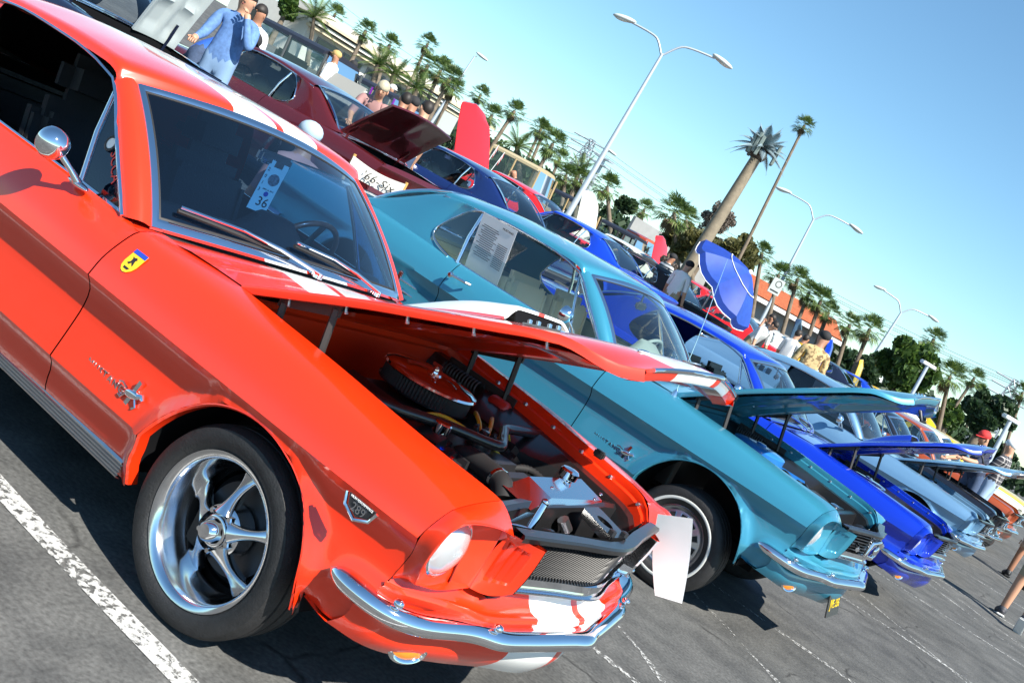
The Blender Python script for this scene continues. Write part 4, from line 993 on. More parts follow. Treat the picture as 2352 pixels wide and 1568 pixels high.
# bonnet fittings
HM = Matrix.Translation((.47, 0, -.905))
hood_o = [c for c in O.children if c.name.startswith('hood') and c.type == 'MESH' and not c.name.startswith('hood_')][0]
def hfit(name, x, v, mb, mat):
    s_ = (x+.462)/(HXF+.462); p = hood_pt(s_, v)-Vector((-.47, 0, .905)); o = B(name, mb, mat, hood_o, 40); o.location = p+Vector((0, 0, .002)); o.rotation_euler = (0, radians(8), 0); return o
hp = hfit('hood_pin_plate', .52, -.80, MB().bbox((0, 0, 0), (.13, .03, .006), .002), CHROME)
for k in range(4): B('pin_knob', MB().lathe([(.007, 0), (.007, .014), (0, .016)], 'z', (-.05+.033*k, .004*(-1)**k, 0), 10), CHROME, hp, 40)
hfit('hood_badge', .70, -.42, MB().ell((0, 0, 0), (.016, .034, .006)), CHROME); hfit('hood_medallion', .74, .02, MB().lathe([(.03, 0), (.03, .004), (.0, .005)], 'z', n=24), BRUSH); hfit('hood_badge', .70, .5, MB().ell((0, 0, 0), (.016, .034, .006)), CHROME)
for k in range(5):
    s_ = .12+.17*k; p = hood_pt(s_, -.97)-Vector((-.47, 0, .905)); B('hood_bump_stop', MB().lathe([(.006, -.046), (.006, -.03)], 'z', p+Vector((0, .03, 0)), 8).ell(p+Vector((0, .03, -.047)), (.007, .007, .005), 8, 6), BRUSH, hood_o, 40)
# the blank card standing at the far front corner
def card():
    rows = []
    for j in range(9):
        t = j/8; a = Vector((.717, .5, .822)).lerp(Vector((.858, .5, .572)), t); b = Vector((.834, .5, .879)).lerp(Vector((.953, .5, .605)), t); bow = .035*sin(pi*t)
        rows.append([a.lerp(b, k/6)+Vector((-.0+bow*.25*0, bow*.6, 0))+Vector((.02*sin(pi*t)*(1-k/6), 0, .01*sin(pi*t)*(1-k/6)))*-1 for k in range(7)])
    m = MB().grid(rows); m.grid([[p+Vector((.002, .003, 0)) for p in r] for r in rows], flip=True); return m
tag(B('card', card(), PAPER, None, 80), 'blank white curved card leaning at the front corner of the orange car', 'card')
T = car('parked_car', (.216, 3.425, 0), -.022, M_TEAL, 'coupe', 36, 0, .08, lod=1, inter=TEALV, seatm=CREAM, plate=PLATE)
tag(T, 'teal hardtop coupe with thin whitewall tyres and open hood, beside the orange car', 'car', 'sixties pony cars in the near row')
# ------------------------------------------------------------------ rest of the near row
GP = 'sixties pony cars in the near row'
def near(y, x, rz, pm, lab, **k): c = car('parked_car', (x, y, 0), rz, pm, **k); tag(c, lab, 'car', GP); return c
near(6.766, .346, -.012, M_BLUE, 'royal blue hardtop with scooped hood propped open, third in the near row', body='coupe', hood=36, dz=.0, lod=1, inter=VINYL, seatm=VINYL, scoop=True, grille='plain', engine=CHROME, side_glass=False)
near(11.3, .30, -.02, M_LBLUE, 'silver-blue fastback with open hood, between the royal blue car and the black car', body='fastback', hood=30, dz=.04, lod=2, engine=BLUEPART, wheel_list=((-1, True), (-1, False)))
near(14.7, .28, -.02, M_BLACK, 'glossy black coupe with open hood beside the man in the plaid shirt', body='coupe', hood=33, dz=.03, lod=2, engine=DGREY, wheel_list=((-1, True), (-1, False)))
near(18.6, .30, -.02, M_RUST, 'burnt orange coupe with open hood at the right edge of the photo', body='coupe', hood=33, dz=.05, lod=2, wheel_list=((-1, True), (-1, False)))
near(22.2, .2, -.02, M_CREAM, 'cream coupe just beyond the burnt orange one in the near row', body='coupe', hood=0, dz=.05, lod=2, wheel_list=((-1, True), (-1, False)))
near(26.0, .1, -.02, M_YEL, 'yellow coupe, farthest car seen in the near row', body='coupe', hood=0, dz=.05, lod=2, wheel_list=((-1, True), (-1, False)))
# things in the teal car
stk = B('window_sheet', MB().box((0, 0, 0), (.30, .0015, .40)), PAPER, None, 0)
Tm = Matrix.Translation(T.location) @ Matrix.Rotation(-.022, 4, 'Z')
stk.matrix_world = Tm @ Matrix.Translation((-2.03, -.765, 1.10)) @ Matrix.Rotation(radians(14), 4, 'X')
tag(stk, 'white printed specification sheet inside the side window of the teal car', 'paper')
for k in range(16):
    yy = .13-.014*k
    B('print_line', MB().box((-.05, -.0015, yy), (.13+.03*sin(k*2.3), .0006, .004)), INK, stk, 0)
for k in range(13): B('print_line', MB().box((.085, -.0015, .06-.013*k), (.085, .0006, .004)), INK, stk, 0)
text('print_heading', 'MUSTANG', .02, INK, stk, frame((.085, -.0022, .165), (1, 0, 0), (0, 0, 1)))
ant = MB().lathe([(.02, 0), (.014, .03), (.006, .045)], 'z', n=12).tube([(0, 0, .04), (-.06, .0, .45), (-.13, 0, .85)], [.003, .0025, .0018], 6)
for cx, cy, cz, n_ in ((.216-.45, 3.425-.74, .985, 'teal'), (.346-.45, 6.766-.74, .905, 'blue')):
    an = B('aerial', ant, CHROME, T if n_ == 'teal' else None, 40)
    if n_ == 'teal': an.location = (-.45+0, -.70, .905)
    else: bpy.data.objects.remove(an)
# licence plate lettering of the teal car (old black and yellow plate)
text('plate_number', 'JVE 356', .075, YEL, T, frame((.807, 0, .285), (0, 1, 0), (-.31, 0, .95)), .001)
# ------------------------------------------------------------------ ground, lines
def asphalt():
    m, n, b = _new('asphalt'); tc = N(n, 'ShaderNodeTexCoord')
    def tex(t, sc, det=2, **k):
        x = N(n, t); x.inputs['Scale'].default_value = sc
        if 'Detail' in x.inputs: x.inputs['Detail'].default_value = det
        n.links.new(tc.outputs['Object'], x.inputs['Vector']); return x
    def mr(src, a, b_, c, d):
        r = N(n, 'ShaderNodeMapRange'); r.inputs[1].default_value = a; r.inputs[2].default_value = b_; r.inputs[3].default_value = c; r.inputs[4].default_value = d; n.links.new(src, r.inputs[0]); return r.outputs[0]
    big = tex('ShaderNodeTexNoise', .55, 6); mid = tex('ShaderNodeTexNoise', 5, 6); fine = tex('ShaderNodeTexNoise', 60, 5)
    stone = tex('ShaderNodeTexVoronoi', 75); worn = tex('ShaderNodeTexNoise', 22, 4)
    ramp = N(n, 'ShaderNodeValToRGB'); e = ramp.color_ramp.elements; e[0].position = .3; e[0].color = (.062, .063, .062, 1); e[1].position = .72; e[1].color = (.115, .115, .11, 1)
    n.links.new(mid.outputs[0], ramp.inputs[0])
    mul = N(n, 'ShaderNodeMix', data_type='RGBA', blend_type='MULTIPLY'); mul.inputs[0].default_value = 1
    n.links.new(ramp.outputs[0], mul.inputs[6])
    v = mr(big.outputs[0], .3, .7, .75, 1.25); v2 = mr(fine.outputs[0], .2, .8, .55, 1.45); mm = N(n, 'ShaderNodeMath', operation='MULTIPLY'); n.links.new(v, mm.inputs[0]); n.links.new(v2, mm.inputs[1])
    n.links.new(mm.outputs[0], mul.inputs[7])
    # pale exposed aggregate chips
    chip = mr(stone.outputs['Distance'], .16, .30, 1, 0); wm = mr(worn.outputs[0], .46, .62, 0, 1); sel = N(n, 'ShaderNodeMath', operation='MULTIPLY'); n.links.new(chip, sel.inputs[0]); n.links.new(wm, sel.inputs[1])
    bigm = mr(big.outputs[0], .35, .65, .35, 1); se2 = N(n, 'ShaderNodeMath', operation='MULTIPLY'); n.links.new(sel.outputs[0], se2.inputs[0]); n.links.new(bigm, se2.inputs[1])
    mx = N(n, 'ShaderNodeMix', data_type='RGBA'); mx.inputs[7].default_value = (.40, .375, .31, 1); n.links.new(se2.outputs[0], mx.inputs[0]); n.links.new(mul.outputs[2], mx.inputs[6])
    # cracks
    wob = N(n, 'ShaderNodeMix', data_type='VECTOR'); wob.inputs[0].default_value = .12; n.links.new(tc.outputs['Object'], wob.inputs[4]); n.links.new(mid.outputs[1], wob.inputs[5])
    cr = N(n, 'ShaderNodeTexVoronoi', feature='DISTANCE_TO_EDGE'); cr.inputs['Scale'].default_value = .75; n.links.new(wob.outputs[1], cr.inputs['Vector'])
    crk = mr(cr.outputs[0], .0, .010, .75, 0); cm = N(n, 'ShaderNodeMath', operation='MULTIPLY'); n.links.new(crk, cm.inputs[0]); n.links.new(mr(mid.outputs[0], .45, .6, 0, 1), cm.inputs[1])
    mx2 = N(n, 'ShaderNodeMix', data_type='RGBA'); mx2.inputs[7].default_value = (.012, .012, .012, 1); n.links.new(cm.outputs[0], mx2.inputs[0]); n.links.new(mx.outputs[2], mx2.inputs[6])
    n.links.new(mx2.outputs[2], b.inputs['Base Color']); b.inputs['Roughness'].default_value = .85; b.inputs['Specular IOR Level'].default_value = .3
    hs = N(n, 'ShaderNodeMath', operation='ADD'); n.links.new(fine.outputs[0], hs.inputs[0]); n.links.new(chip, hs.inputs[1])
    bp = N(n, 'ShaderNodeBump'); bp.inputs['Strength'].default_value = .5; bp.inputs['Distance'].default_value = .004; n.links.new(hs.outputs[0], bp.inputs['Height']); n.links.new(bp.outputs[0], b.inputs['Normal'])
    return m
def paintline(name, lo, hi, mx_):
    m, n, b = _new(name); tc = N(n, 'ShaderNodeTexCoord'); t = N(n, 'ShaderNodeTexNoise'); t.inputs['Scale'].default_value = 42; t.inputs['Detail'].default_value = 6; t.inputs['Roughness'].default_value = .65; n.links.new(tc.outputs['Object'], t.inputs['Vector'])
    t2 = N(n, 'ShaderNodeTexNoise'); t2.inputs['Scale'].default_value = 2.2; n.links.new(tc.outputs['Object'], t2.inputs['Vector'])
    ad = N(n, 'ShaderNodeMath', operation='MULTIPLY_ADD'); ad.inputs[1].default_value = .25; n.links.new(t2.outputs[0], ad.inputs[0]); n.links.new(t.outputs[0], ad.inputs[2])
    r = N(n, 'ShaderNodeMapRange'); r.inputs[1].default_value = lo; r.inputs[2].default_value = hi; r.inputs[3].default_value = 0; r.inputs[4].default_value = mx_; n.links.new(ad.outputs[0], r.inputs[0])
    b.inputs['Base Color'].default_value = (.62, .62, .60, 1); b.inputs['Roughness'].default_value = .7; n.links.new(r.outputs[0], b.inputs['Alpha'])
    return m
def ground():
    xs = [70, 30, 12, 6, 3, 1, -1, -3.2, -6, -10, -15, -25, -40, -60, -90, -160, -400]; ys = [-60, -20, -6, -2, 0, 3, 6, 10, 16, 24, 40, 70, 120, 200, 400, 900]
    return MB().grid([[(x, y, ground_z(x)) for y in ys] for x in xs], flip=True)
kind(B('ground', ground(), asphalt(), None, 0), 'structure')
LN = paintline('worn_line_paint', .53, .63, .75); LN2 = paintline('faded_line_paint', .62, .74, .75)
for i, y in enumerate((-.945, 1.25, 3.54, 5.76, 8.02, 10.3, 12.55, 14.8, 17.1)):
    wd = .085 if i == 0 else .05
    m = MB().grid([[(x, y-wd/2+.006*sin(x*3+i), .004), (x, y+wd/2+.006*sin(x*4+i), .004)] for x in [lerp(-3.1, 2.6 if i else 2.2, k/30) for k in range(31)]])
    kind(B('parking_line', m, LN if i == 0 else LN2, None, 0), 'structure')
for (x, y) in ((.53, 2.961), (.737, 6.391), (.947, 9.932), (1.62, 9.0), (.2, 1.9)):
    m = MB().grid([[(x+.48*t, y-.33*t-.02+.01*sin(9*t), .003), (x+.48*t, y-.33*t+.02+.012*sin(7*t), .003)] for t in [lerp(-2.2, 2.6, k/40) for k in range(41)]])
    kind(B('pavement_seam', m, LN2, None, 0), 'structure')
# ------------------------------------------------------------------ second row: the same model seen from behind, noses away
M_MAR = paint('maroon_paint', (.085, .008, .01), .1, .25); M_NAVY = paint('navy_paint', (.008, .022, .11), .15, .2); M_NAVY2 = paint('midnight_paint', (.01, .014, .035), .1, .2)
M_RED = paint('red_paint', (.72, .012, .012), 0, .3); M_WHT = paint('white_car_paint', (.8, .8, .76), 0, .3); M_BLU2 = paint('bright_blue_paint', (.005, .05, .55), .1, .3); M_GOLD = paint('ochre_yellow', (.78, .50, .015), 0, .3); M_SOFT = plain('black_canvas', (.016, .016, .018), .7, bump=.3, bscale=300)
GREYIN = plain('grey_inner_panel', (.42, .47, .47), .5)
G2 = 'cars parked nose away in the second row'
def back(x, y, pm, lab, body='coupe', **k):
    c = car('parked_car', (x, y, ground_z(x+2)), pi, pm, body, dz=.08, lod=k.pop('lod', 2), wheel_list=((1, True), (1, False)), **k); tag(c, lab, 'car', G2); return c
cn = back(-9.6, 2.75, M_NAVY2, 'dark navy car behind the orange roof with its pale-lined lid raised', trunk=72, hood=0, under=GREYIN, side_glass=False)
for ch in cn.children:
    if ch.name.startswith('trunk_lid'): ch.material_slots[0].link = 'OBJECT'; ch.material_slots[0].material = GREYIN; ch.scale.y = .38; ch.location.y = -.37
mr_ = back(-9.45, 6.4, M_MAR, 'maroon coupe with open trunk lid behind the orange and teal cars', trunk=50, hood=0, lod=2)
for ch in mr_.children:
    if ch.name.startswith('trunk_'): ch.location.x += .14
back(-10.1, 11.3, M_NAVY, 'navy blue coupe between the maroon trunk lid and the red raised hood', hood=0)
back(-10.2, 15.9, M_BLU2, 'bright blue coupe half hidden behind the teal roof', hood=0)
back(-10.2, 19.6, M_SOFT, 'black convertible with its soft top up, beside the blue parasol', hood=0)
back(-10.2, 25.6, M_RED, 'red coupe with dark rear window beyond the blue parasol', hood=0)
back(-10.2, 29.8, M_WHT, 'white coupe behind the man in the tan patterned shirt', hood=0)
G3 = 'cars with raised hoods far behind'
def far_(x, y, pm, hood, lab, dz=.08):
    c = car('parked_car', (x, y, ground_z(x+2)), pi, pm, 'coupe', dz=dz, lod=3, hood=hood, wheel_list=((1, True),)); tag(c, lab, 'car', G3); return c
rc_ = far_(-13, 17.4, M_RED, 66, 'red car with its hood standing up behind the navy coupe')
for ch in rc_.children:
    if ch.name.split('.')[0] == 'hood': ch.scale = (1.3, 1.2, 1)
far_(-13.2, 24.2, M_CREAM, 74, 'cream car with its hood standing up beside the black roofed hot rod')
far_(-13.0, 29.7, M_RED, 74, 'red car with its hood standing up behind the black convertible')
far_(-10.2, 38.5, M_NAVY2, 84, 'dark blue car with hood standing straight up behind the tan patterned shirt')
far_(-10.2, 44.5, M_BLU2, 84, 'blue car with raised hood left of the yellow hoods')
far_(-10.2, 52.0, M_GOLD, 84, 'yellow car with black striped hood raised, near the lamp post')
far_(-10.2, 58.0, M_WHT, 84, 'white car with raised hood right of the yellow hoods')
far_(-10.2, 66, M_GOLD, 0, 'yellow car seen over the silver-blue hood')
far_(-10.2, 73, M_WHT, 0, 'white car in the distance right of the yellow one')
# ------------------------------------------------------------------ hot rods of the third row, noses towards the near row
def hotrod(x, y, body, top, lab, kindn='sedan', L=3.6, roofz=1.88, fend=None):
    z0 = ground_z(x); R = empty('hot_rod', (x, y, z0)); tag(R, lab, 'car', 'vintage hot rods in the third row')
    fend = fend or body; bl = -L+.9
    cab0, cab1 = (-1.0, bl) if kindn != 'pickup' else (-1.0, -2.15)
    def shell():
        rows = []
        for x_, w_, zt in ((.75, .24, .98), (.6, .28, 1.02), (0, .36, 1.06), (-.8, .52, 1.12), (-1.0, .62, 1.15), (cab1, .66, 1.12), (cab1-.12, .6, 1.0)):
            rows.append([(x_, -w_*.9, .5), (x_, -w_, .8), (x_, -w_*.97, zt-.06), (x_, -w_*.8, zt), (x_, 0, zt+.03), (x_, w_*.8, zt), (x_, w_*.97, zt-.06), (x_, w_, .8), (x_, w_*.9, .5)])
        m = MB().grid(rows, flip=True); m.poly(rows[0]); m.poly(rows[-1][::-1]); return m
    B('body', shell(), body, R, 40)
    if kindn != 'open':
        def roof():
            rows = []; n = 9
            for i in range(n):
                t = i/(n-1); x_ = lerp(cab0-.12, cab1+.05, t); e = 1-abs(2*t-1)**4
                rows.append([(x_, -.62, roofz-.16), (x_, -.60, roofz-.08), (x_, -.45, roofz-.02+.0*e), (x_, 0, roofz+.01*e), (x_, .45, roofz-.02), (x_, .60, roofz-.08), (x_, .62, roofz-.16)])
            m = MB().grid(rows, flip=True); m.poly(rows[0]); m.poly(rows[-1][::-1]); return m
        B('roof', roof(), top, R, 50)
        posts = [cab0-.02, lerp(cab0, cab1, .48), cab1+.06] if kindn != 'pickup' else [cab0-.02, cab1+.06]
        for s in (-1, 1):
            for px in posts: B('door_pillar', MB().tube([(px+.06, s*.645, 1.1), (px, s*.615, roofz-.13)], .035, 6), body, R, 60)
            B('side_window', MB().grid([[(cab0, s*.638, 1.13), (cab0-.05, s*.612, roofz-.15)], [(cab1+.06, s*.638, 1.13), (cab1+.06, s*.612, roofz-.15)]]), GLASSC, R, 0)
        B('windshield', MB().grid([[(cab0+.02, -.58, 1.14), (cab0-.1, -.56, roofz-.12)], [(cab0+.02, .58, 1.14), (cab0-.1, .56, roofz-.12)]]), GLASSC, R, 0)
        B('cabin', MB().box((lerp(cab0, cab1, .5), 0, 1.0), (abs(cab1-cab0)*.86, 1.1, .26)).bbox((lerp(cab0, cab1, .6), 0, 1.2), (.2, 1.0, .4), .06), VINYL, R, 40)
    if kindn == 'pickup': B('load_bed', MB().box((bl+.1, 0, .82), (1.5, 1.1, .42)), fend, R, 30)
    B('radiator_shell', MB().prism([(.78, -.2, .5), (.78, .2, .5), (.78, .26, .8), (.78, .22, 1.0), (.78, 0, 1.05), (.78, -.22, 1.0), (.78, -.26, .8)], (.06, 0, 0)), CHROME, R, 30)
    B('grille', MB().prism([(.842, -.16, .54), (.842, .16, .54), (.842, .21, .8), (.842, .17, .96), (.842, -.17, .96), (.842, -.21, .8)], (.004, 0, 0)), DGREY, R, 0)
    for s in (-1, 1):
        B('headlight', MB().lathe([(0, .83), (.08, .82), (.10, .80), (.095, .74), (.05, .66), (0, .65)], 'x', (0, s*.46, .86), 20), CHROME, R, 50)
        for wx in (.25, bl+.45):
            def fen():
                rows = []
                for k in range(13):
                    a = lerp(-.1, pi*1.02, k/12); rows.append([(wx+.43*cos(a), s*.46, .36+.43*sin(a)), (wx+.42*cos(a), s*.66, .36+.42*sin(a)), (wx+.39*cos(a), s*.74, .36+.38*sin(a))])
                return MB().grid(rows)
            B('fender', fen(), fend, R, 60)
            wv = PM('wheel', 'hr_wheel%d' % s, lambda: MB().lathe([(0, s*.06), (.05, s*.06), (.06, s*.04), (.17, s*.05), (.19, s*.08)], 'y', n=28), CHROME, R, 40, loc=(wx, s*.62, .34))
            PM('tyre', 'hr_tyre%d' % s, lambda: MB().lathe([(.19, s*.08), (.26, s*.10), (.33, s*.07), (.34, 0), (.33, -s*.07), (.2, -s*.09)], 'y', n=28), RUBBER, wv, 40)
        B('running_board', MB().box((lerp(-.2, bl+.9, .5), s*.66, .36), (abs(bl+1.1), .2, .04)), fend, R, 0)
    return R
M_GUN = paint('gunmetal_paint', (.06, .06, .055), .2, .35); M_PUR = paint('purple_paint', (.16, .006, .26), .2, .25); M_TAN = paint('tan_paint', (.36, .25, .11), 0, .35); M_ORG = paint('copper_orange_paint', (.5, .06, .012), .2, .25); M_TOPN = plain('dark_roof_cloth', (.015, .018, .03), .55); M_TANT = plain('tan_roof_cloth', (.40, .33, .2), .8); M_GRN = paint('green_paint', (.0, .18, .07), 0, .3); M_ORNG = paint('pumpkin_paint', (.6, .2, .04), 0, .3)
h1 = hotrod(-13.3, 13.9, M_GUN, M_TOPN, 'grey vintage sedan with dark roof and side hood panel lifted, behind the maroon roof', L=4.4, roofz=1.86)
B('hood_side_panel', MB().bbox((-.2, -.62, 1.25), (.95, .03, .55), .01, Matrix.Rotation(radians(-28), 3, 'X')), plain('louvred_grey', (.33, .32, .29), .45), h1)
for k in range(9): B('louvre', MB().box((-.2, -.645+.012*k-.004, 1.10+.035*k), (.6, .012, .012)), plain('louvred_grey', (.33, .32, .29), .45), h1, 0)
hotrod(-14.2, 17.5, M_PUR, M_TOPN, 'purple vintage truck with dark roof left of the men in conversation', kindn='sedan', L=3.6, roofz=1.76)
hotrod(-14.6, 25.6, M_TAN, M_TANT, 'tan vintage tourer with cloth top carrying small flags', L=4.0, roofz=2.1)
hotrod(-14.2, 28.6, M_TAN, M_TOPN, 'tan vintage coupe with dark roof next to the tourer with flags', L=3.5, roofz=1.85)
hotrod(-13.4, 31.6, M_SOFT, M_TOPN, 'black open vintage truck left of the cream raised hood', L=3.6, roofz=1.8)
hotrod(-15.5, 37.0, M_ORG, M_ORG, 'copper orange pickup truck with rounded cab far behind', kindn='pickup', L=4.2, roofz=1.95)
hotrod(-19, 10.3, M_GRN, M_GRN, 'green vintage truck behind the man in the denim jacket', kindn='pickup', L=4.0, roofz=1.9)
hotrod(-21.5, 8.6, M_ORNG, M_ORNG, 'pumpkin orange vintage car at the top left edge', kindn='sedan', L=4.0, roofz=1.5)
# small flags
def flag(loc, lab, lean):
    R = empty('flag', loc); tag(R, lab, 'flag', 'small flags on the vintage cars'); p = Vector((lean, 0, .75))
    B('flag_pole', MB().tube([(0, 0, 0), p], .012, 5), WHITE, R)
    def cloth(a, b, z0, z1, dy=0): return MB().grid([[p*(lerp(z0, z1, j/2))+Vector((-lerp(a, b, k/4)*.2, lerp(a, b, k/4)*.35, -.08*lerp(a, b, k/4)+.03*sin(5*lerp(a, b, k/4))+dy)) for j in range(3)] for k in range(5)])
    for k in range(5): B('flag_stripe', cloth(0, 1, .60+.075*k, .60+.075*(k+1)), plain('flag_red', (.6, .03, .04), .7) if k % 2 == 0 else WHITE, R, 0)
    B('flag_canton', cloth(0, .42, .78, .98, .004), plain('flag_blue', (.03, .05, .25), .7), R, 0)
flag(tuple(at((1140, 330), 29)-Vector((0, 0, .75))), 'small striped flag above the red raised hood', .1)
flag(tuple(at((1150, 345), 28)-Vector((0, 0, .75))), 'lower of the two small striped flags by the red raised hood', .15)
flag(tuple(at((1290, 480), 30)-Vector((0, 0, .75))), 'small striped flag inside the black open truck', .1)
# ------------------------------------------------------------------ director's chair
CH = empty('director_chair', (-4.45, 4.40, ground_z(-4.45))); tag(CH, "director's chair with a white canvas back lettered '66-Six behind the maroon trunk", 'chair')
a_, b_ = Vector((-4.62, 4.32, 0)), Vector((-4.13, 4.56, 0)); c0 = Vector(CH.location)
def L_(v, z): return Vector((v.x, v.y, 0))-Vector((c0.x, c0.y, 0))+Vector((0, 0, z))
CW = plain('pale_wood', (.55, .3, .08), .5, noise=.3, nscale=20)
for v in (a_, b_): B('back_post', MB().tube([L_(v, .66), L_(v, 1.13)], .016, 8), CW, CH)
nrm = Vector((-(b_-a_).y, (b_-a_).x, 0)).normalized(); fr = -nrm
B('canvas_back', MB().grid([[L_(a_.lerp(b_, k/10), lerp(.94, 1.11, j/3)-.03*sin(pi*k/10)*(j/3))+fr*(-.03*sin(pi*k/10)+.022) for j in range(4)] for k in range(11)]).grid([[L_(a_.lerp(b_, k/10), lerp(.94, 1.11, j/3)-.03*sin(pi*k/10)*(j/3))+fr*(-.03*sin(pi*k/10)+.018) for j in range(4)] for k in range(11)], flip=True), plain('white_canvas', (.78, .75, .68), .85), CH, 60)
text('chair_lettering', "'66-Six", .112, INK, CH, frame(L_(a_.lerp(b_, .56), 1.005)+fr*.03, (b_-a_), (0, 0, 1)), .001, .28, 1.08)
B('canvas_seat', MB().grid([[L_(a_.lerp(b_, k), .62)+nrm*j for j in (0, .4)] for k in (0, 1)]), plain('white_canvas', (.78, .75, .68)), CH, 0)
for v in (a_, b_):
    for j in (0, .4): B('leg', MB().tube([L_(v, .66)+nrm*j, L_((b_ if v is a_ else a_), .02)+nrm*j], .016, 6), CW, CH)
    B('arm_rest', MB().bbox(L_(v, .80)+nrm*.2, (.05, .42, .025), .006, Matrix.Rotation(atan2(nrm.y, nrm.x)-pi/2, 3, 'Z')), CW, CH)
# ------------------------------------------------------------------ parasol
rc = at((1668, 652), 23.2); ax = (CR*.89+CU*.45)*.93-CF*.36; ax.normalize(); apex = rc+ax*.58
U = empty('parasol', (rc.x, rc.y, ground_z(rc.x))); tag(U, 'large blue tilted parasol with white edging above the parked cars', 'parasol')
t1 = ax.cross(Vector((0, 0, 1))).normalized(); t2 = ax.cross(t1); hub = apex-Vector(U.location); RR = 1.08; dep = (apex-rc).length
CL = plain('parasol_cloth', (.01, .045, .30), .6, noise=.15, nscale=6); CL2 = plain('parasol_cloth_light', (.014, .06, .33), .6, noise=.15, nscale=6)
def rim(k, f, lift=0): a = 2*pi*(k)/8+.2; return hub-ax*(dep*f**1.6*.95)+(t1*cos(a)+t2*sin(a))*RR*f+ax*lift
for k in range(8):
    rows = [[rim(k, i/6).lerp(rim(k+1, i/6), j/4)-ax*(.10*sin(pi*j/4)*(i/6)**2) for j in range(5)] for i in range(7)]
    B('canopy_panel', MB().grid(rows), CL2 if k % 2 else CL, U, 60)
    vr = [[rows[-1][j] for j in range(5)], [rows[-1][j]-ax*.14+ (rows[-1][j]-hub).normalized()*.02 for j in range(5)]]; B('valance', MB().grid(vr), CL, U, 60)
    B('rib', MB().tube([rim(k, .05, -.02), rim(k, .5, -.03), rim(k, 1, -.02)], .008, 5), BRUSH, U)
    B('edging', MB().tube([v for v in vr[1]], .012, 5), WHITE, U); B('seam_tape', MB().tube([rim(k, .5, .006), rim(k, .5, .006).lerp(rim(k+1, .5, .006), .5)-ax*.012, rim(k+1, .5, .006)], .01, 5), WHITE, U)
B('finial', MB().ell(hub, (.06, .06, .06)), WHITE, U); B('pole', MB().tube([hub, hub-ax*.9, Vector((hub-ax*1.0).xy.to_3d()), ], .02, 8), BRUSH, U)
# ------------------------------------------------------------------ people
SK = plain('skin', (.50, .27, .17), .5); SK2 = plain('skin_tanned', (.36, .17, .10), .5); DENIM = plain('denim_cloth', (.10, .20, .42), .8, noise=.25, nscale=25); JEAN = plain('jeans_cloth', (.05, .08, .15), .85, noise=.2, nscale=30); WTEE = plain('white_cotton', (.78, .78, .76), .85, noise=.04, nscale=8)
BTEE = plain('black_cotton', (.02, .02, .022), .85); NTEE = plain('navy_cotton', (.025, .035, .07), .85); YTEE = plain('yellow_cotton', (.75, .45, .03), .85); BLUS = plain('blue_shirt', (.02, .10, .45), .8); MAUV = plain('mauve_cloth', (.35, .19, .18), .85); KHAK = plain('khaki_cloth', (.35, .30, .20), .85); LBLU = plain('pale_blue_cotton', (.35, .46, .55), .85)
HAIR = plain('dark_hair', (.018, .013, .01), .6); GHAIR = plain('grey_hair', (.42, .37, .26), .6, noise=.3, nscale=60); SHOE = plain('black_shoe', (.02, .02, .022), .5); WSHOE = plain('white_sole', (.7, .7, .68), .6); STRAW = plain('straw', (.5, .33, .12), .8)
def pattern(name, cols, kind_, sc):
    m, n, b = _new(name); tc = N(n, 'ShaderNodeTexCoord')
    if kind_ == 'plaid':
        x = N(n, 'ShaderNodeSeparateXYZ'); n.links.new(tc.outputs['Object'], x.inputs[0]); prev = None
        outs = []
        for ax_ in (1, 2):
            mu = N(n, 'ShaderNodeMath', operation='MULTIPLY'); mu.inputs[1].default_value = sc; n.links.new(x.outputs[ax_], mu.inputs[0]); fr_ = N(n, 'ShaderNodeMath', operation='FRACT'); n.links.new(mu.outputs[0], fr_.inputs[0]); g = N(n, 'ShaderNodeMath', operation='GREATER_THAN'); g.inputs[1].default_value = .78; n.links.new(fr_.outputs[0], g.inputs[0]); outs.append(g.outputs[0])
        ad = N(n, 'ShaderNodeMath', operation='ADD'); n.links.new(outs[0], ad.inputs[0]); n.links.new(outs[1], ad.inputs[1]); mm = N(n, 'ShaderNodeMath', operation='MULTIPLY'); mm.inputs[1].default_value = .5; n.links.new(ad.outputs[0], mm.inputs[0]); fac = mm.outputs[0]
    elif kind_ == 'stripe':
        x = N(n, 'ShaderNodeSeparateXYZ'); n.links.new(tc.outputs['Object'], x.inputs[0]); mu = N(n, 'ShaderNodeMath', operation='MULTIPLY'); mu.inputs[1].default_value = sc; n.links.new(x.outputs[2], mu.inputs[0]); fr_ = N(n, 'ShaderNodeMath', operation='FRACT'); n.links.new(mu.outputs[0], fr_.inputs[0]); g = N(n, 'ShaderNodeMath', operation='GREATER_THAN'); g.inputs[1].default_value = .5; n.links.new(fr_.outputs[0], g.inputs[0]); fac = g.outputs[0]
    else:
        v = N(n, 'ShaderNodeTexNoise'); v.inputs['Scale'].default_value = sc; v.inputs['Detail'].default_value = 3; n.links.new(tc.outputs['Object'], v.inputs['Vector']); r = N(n, 'ShaderNodeMapRange'); r.inputs[1].default_value = .5; r.inputs[2].default_value = .58; n.links.new(v.outputs[0], r.inputs[0]); fac = r.outputs[0]
    mx = N(n, 'ShaderNodeMix', data_type='RGBA'); mx.inputs[6].default_value = (*cols[0], 1); mx.inputs[7].default_value = (*cols[1], 1); n.links.new(fac, mx.inputs[0]); n.links.new(mx.outputs[2], b.inputs['Base Color']); b.inputs['Roughness'].default_value = .85
    return m
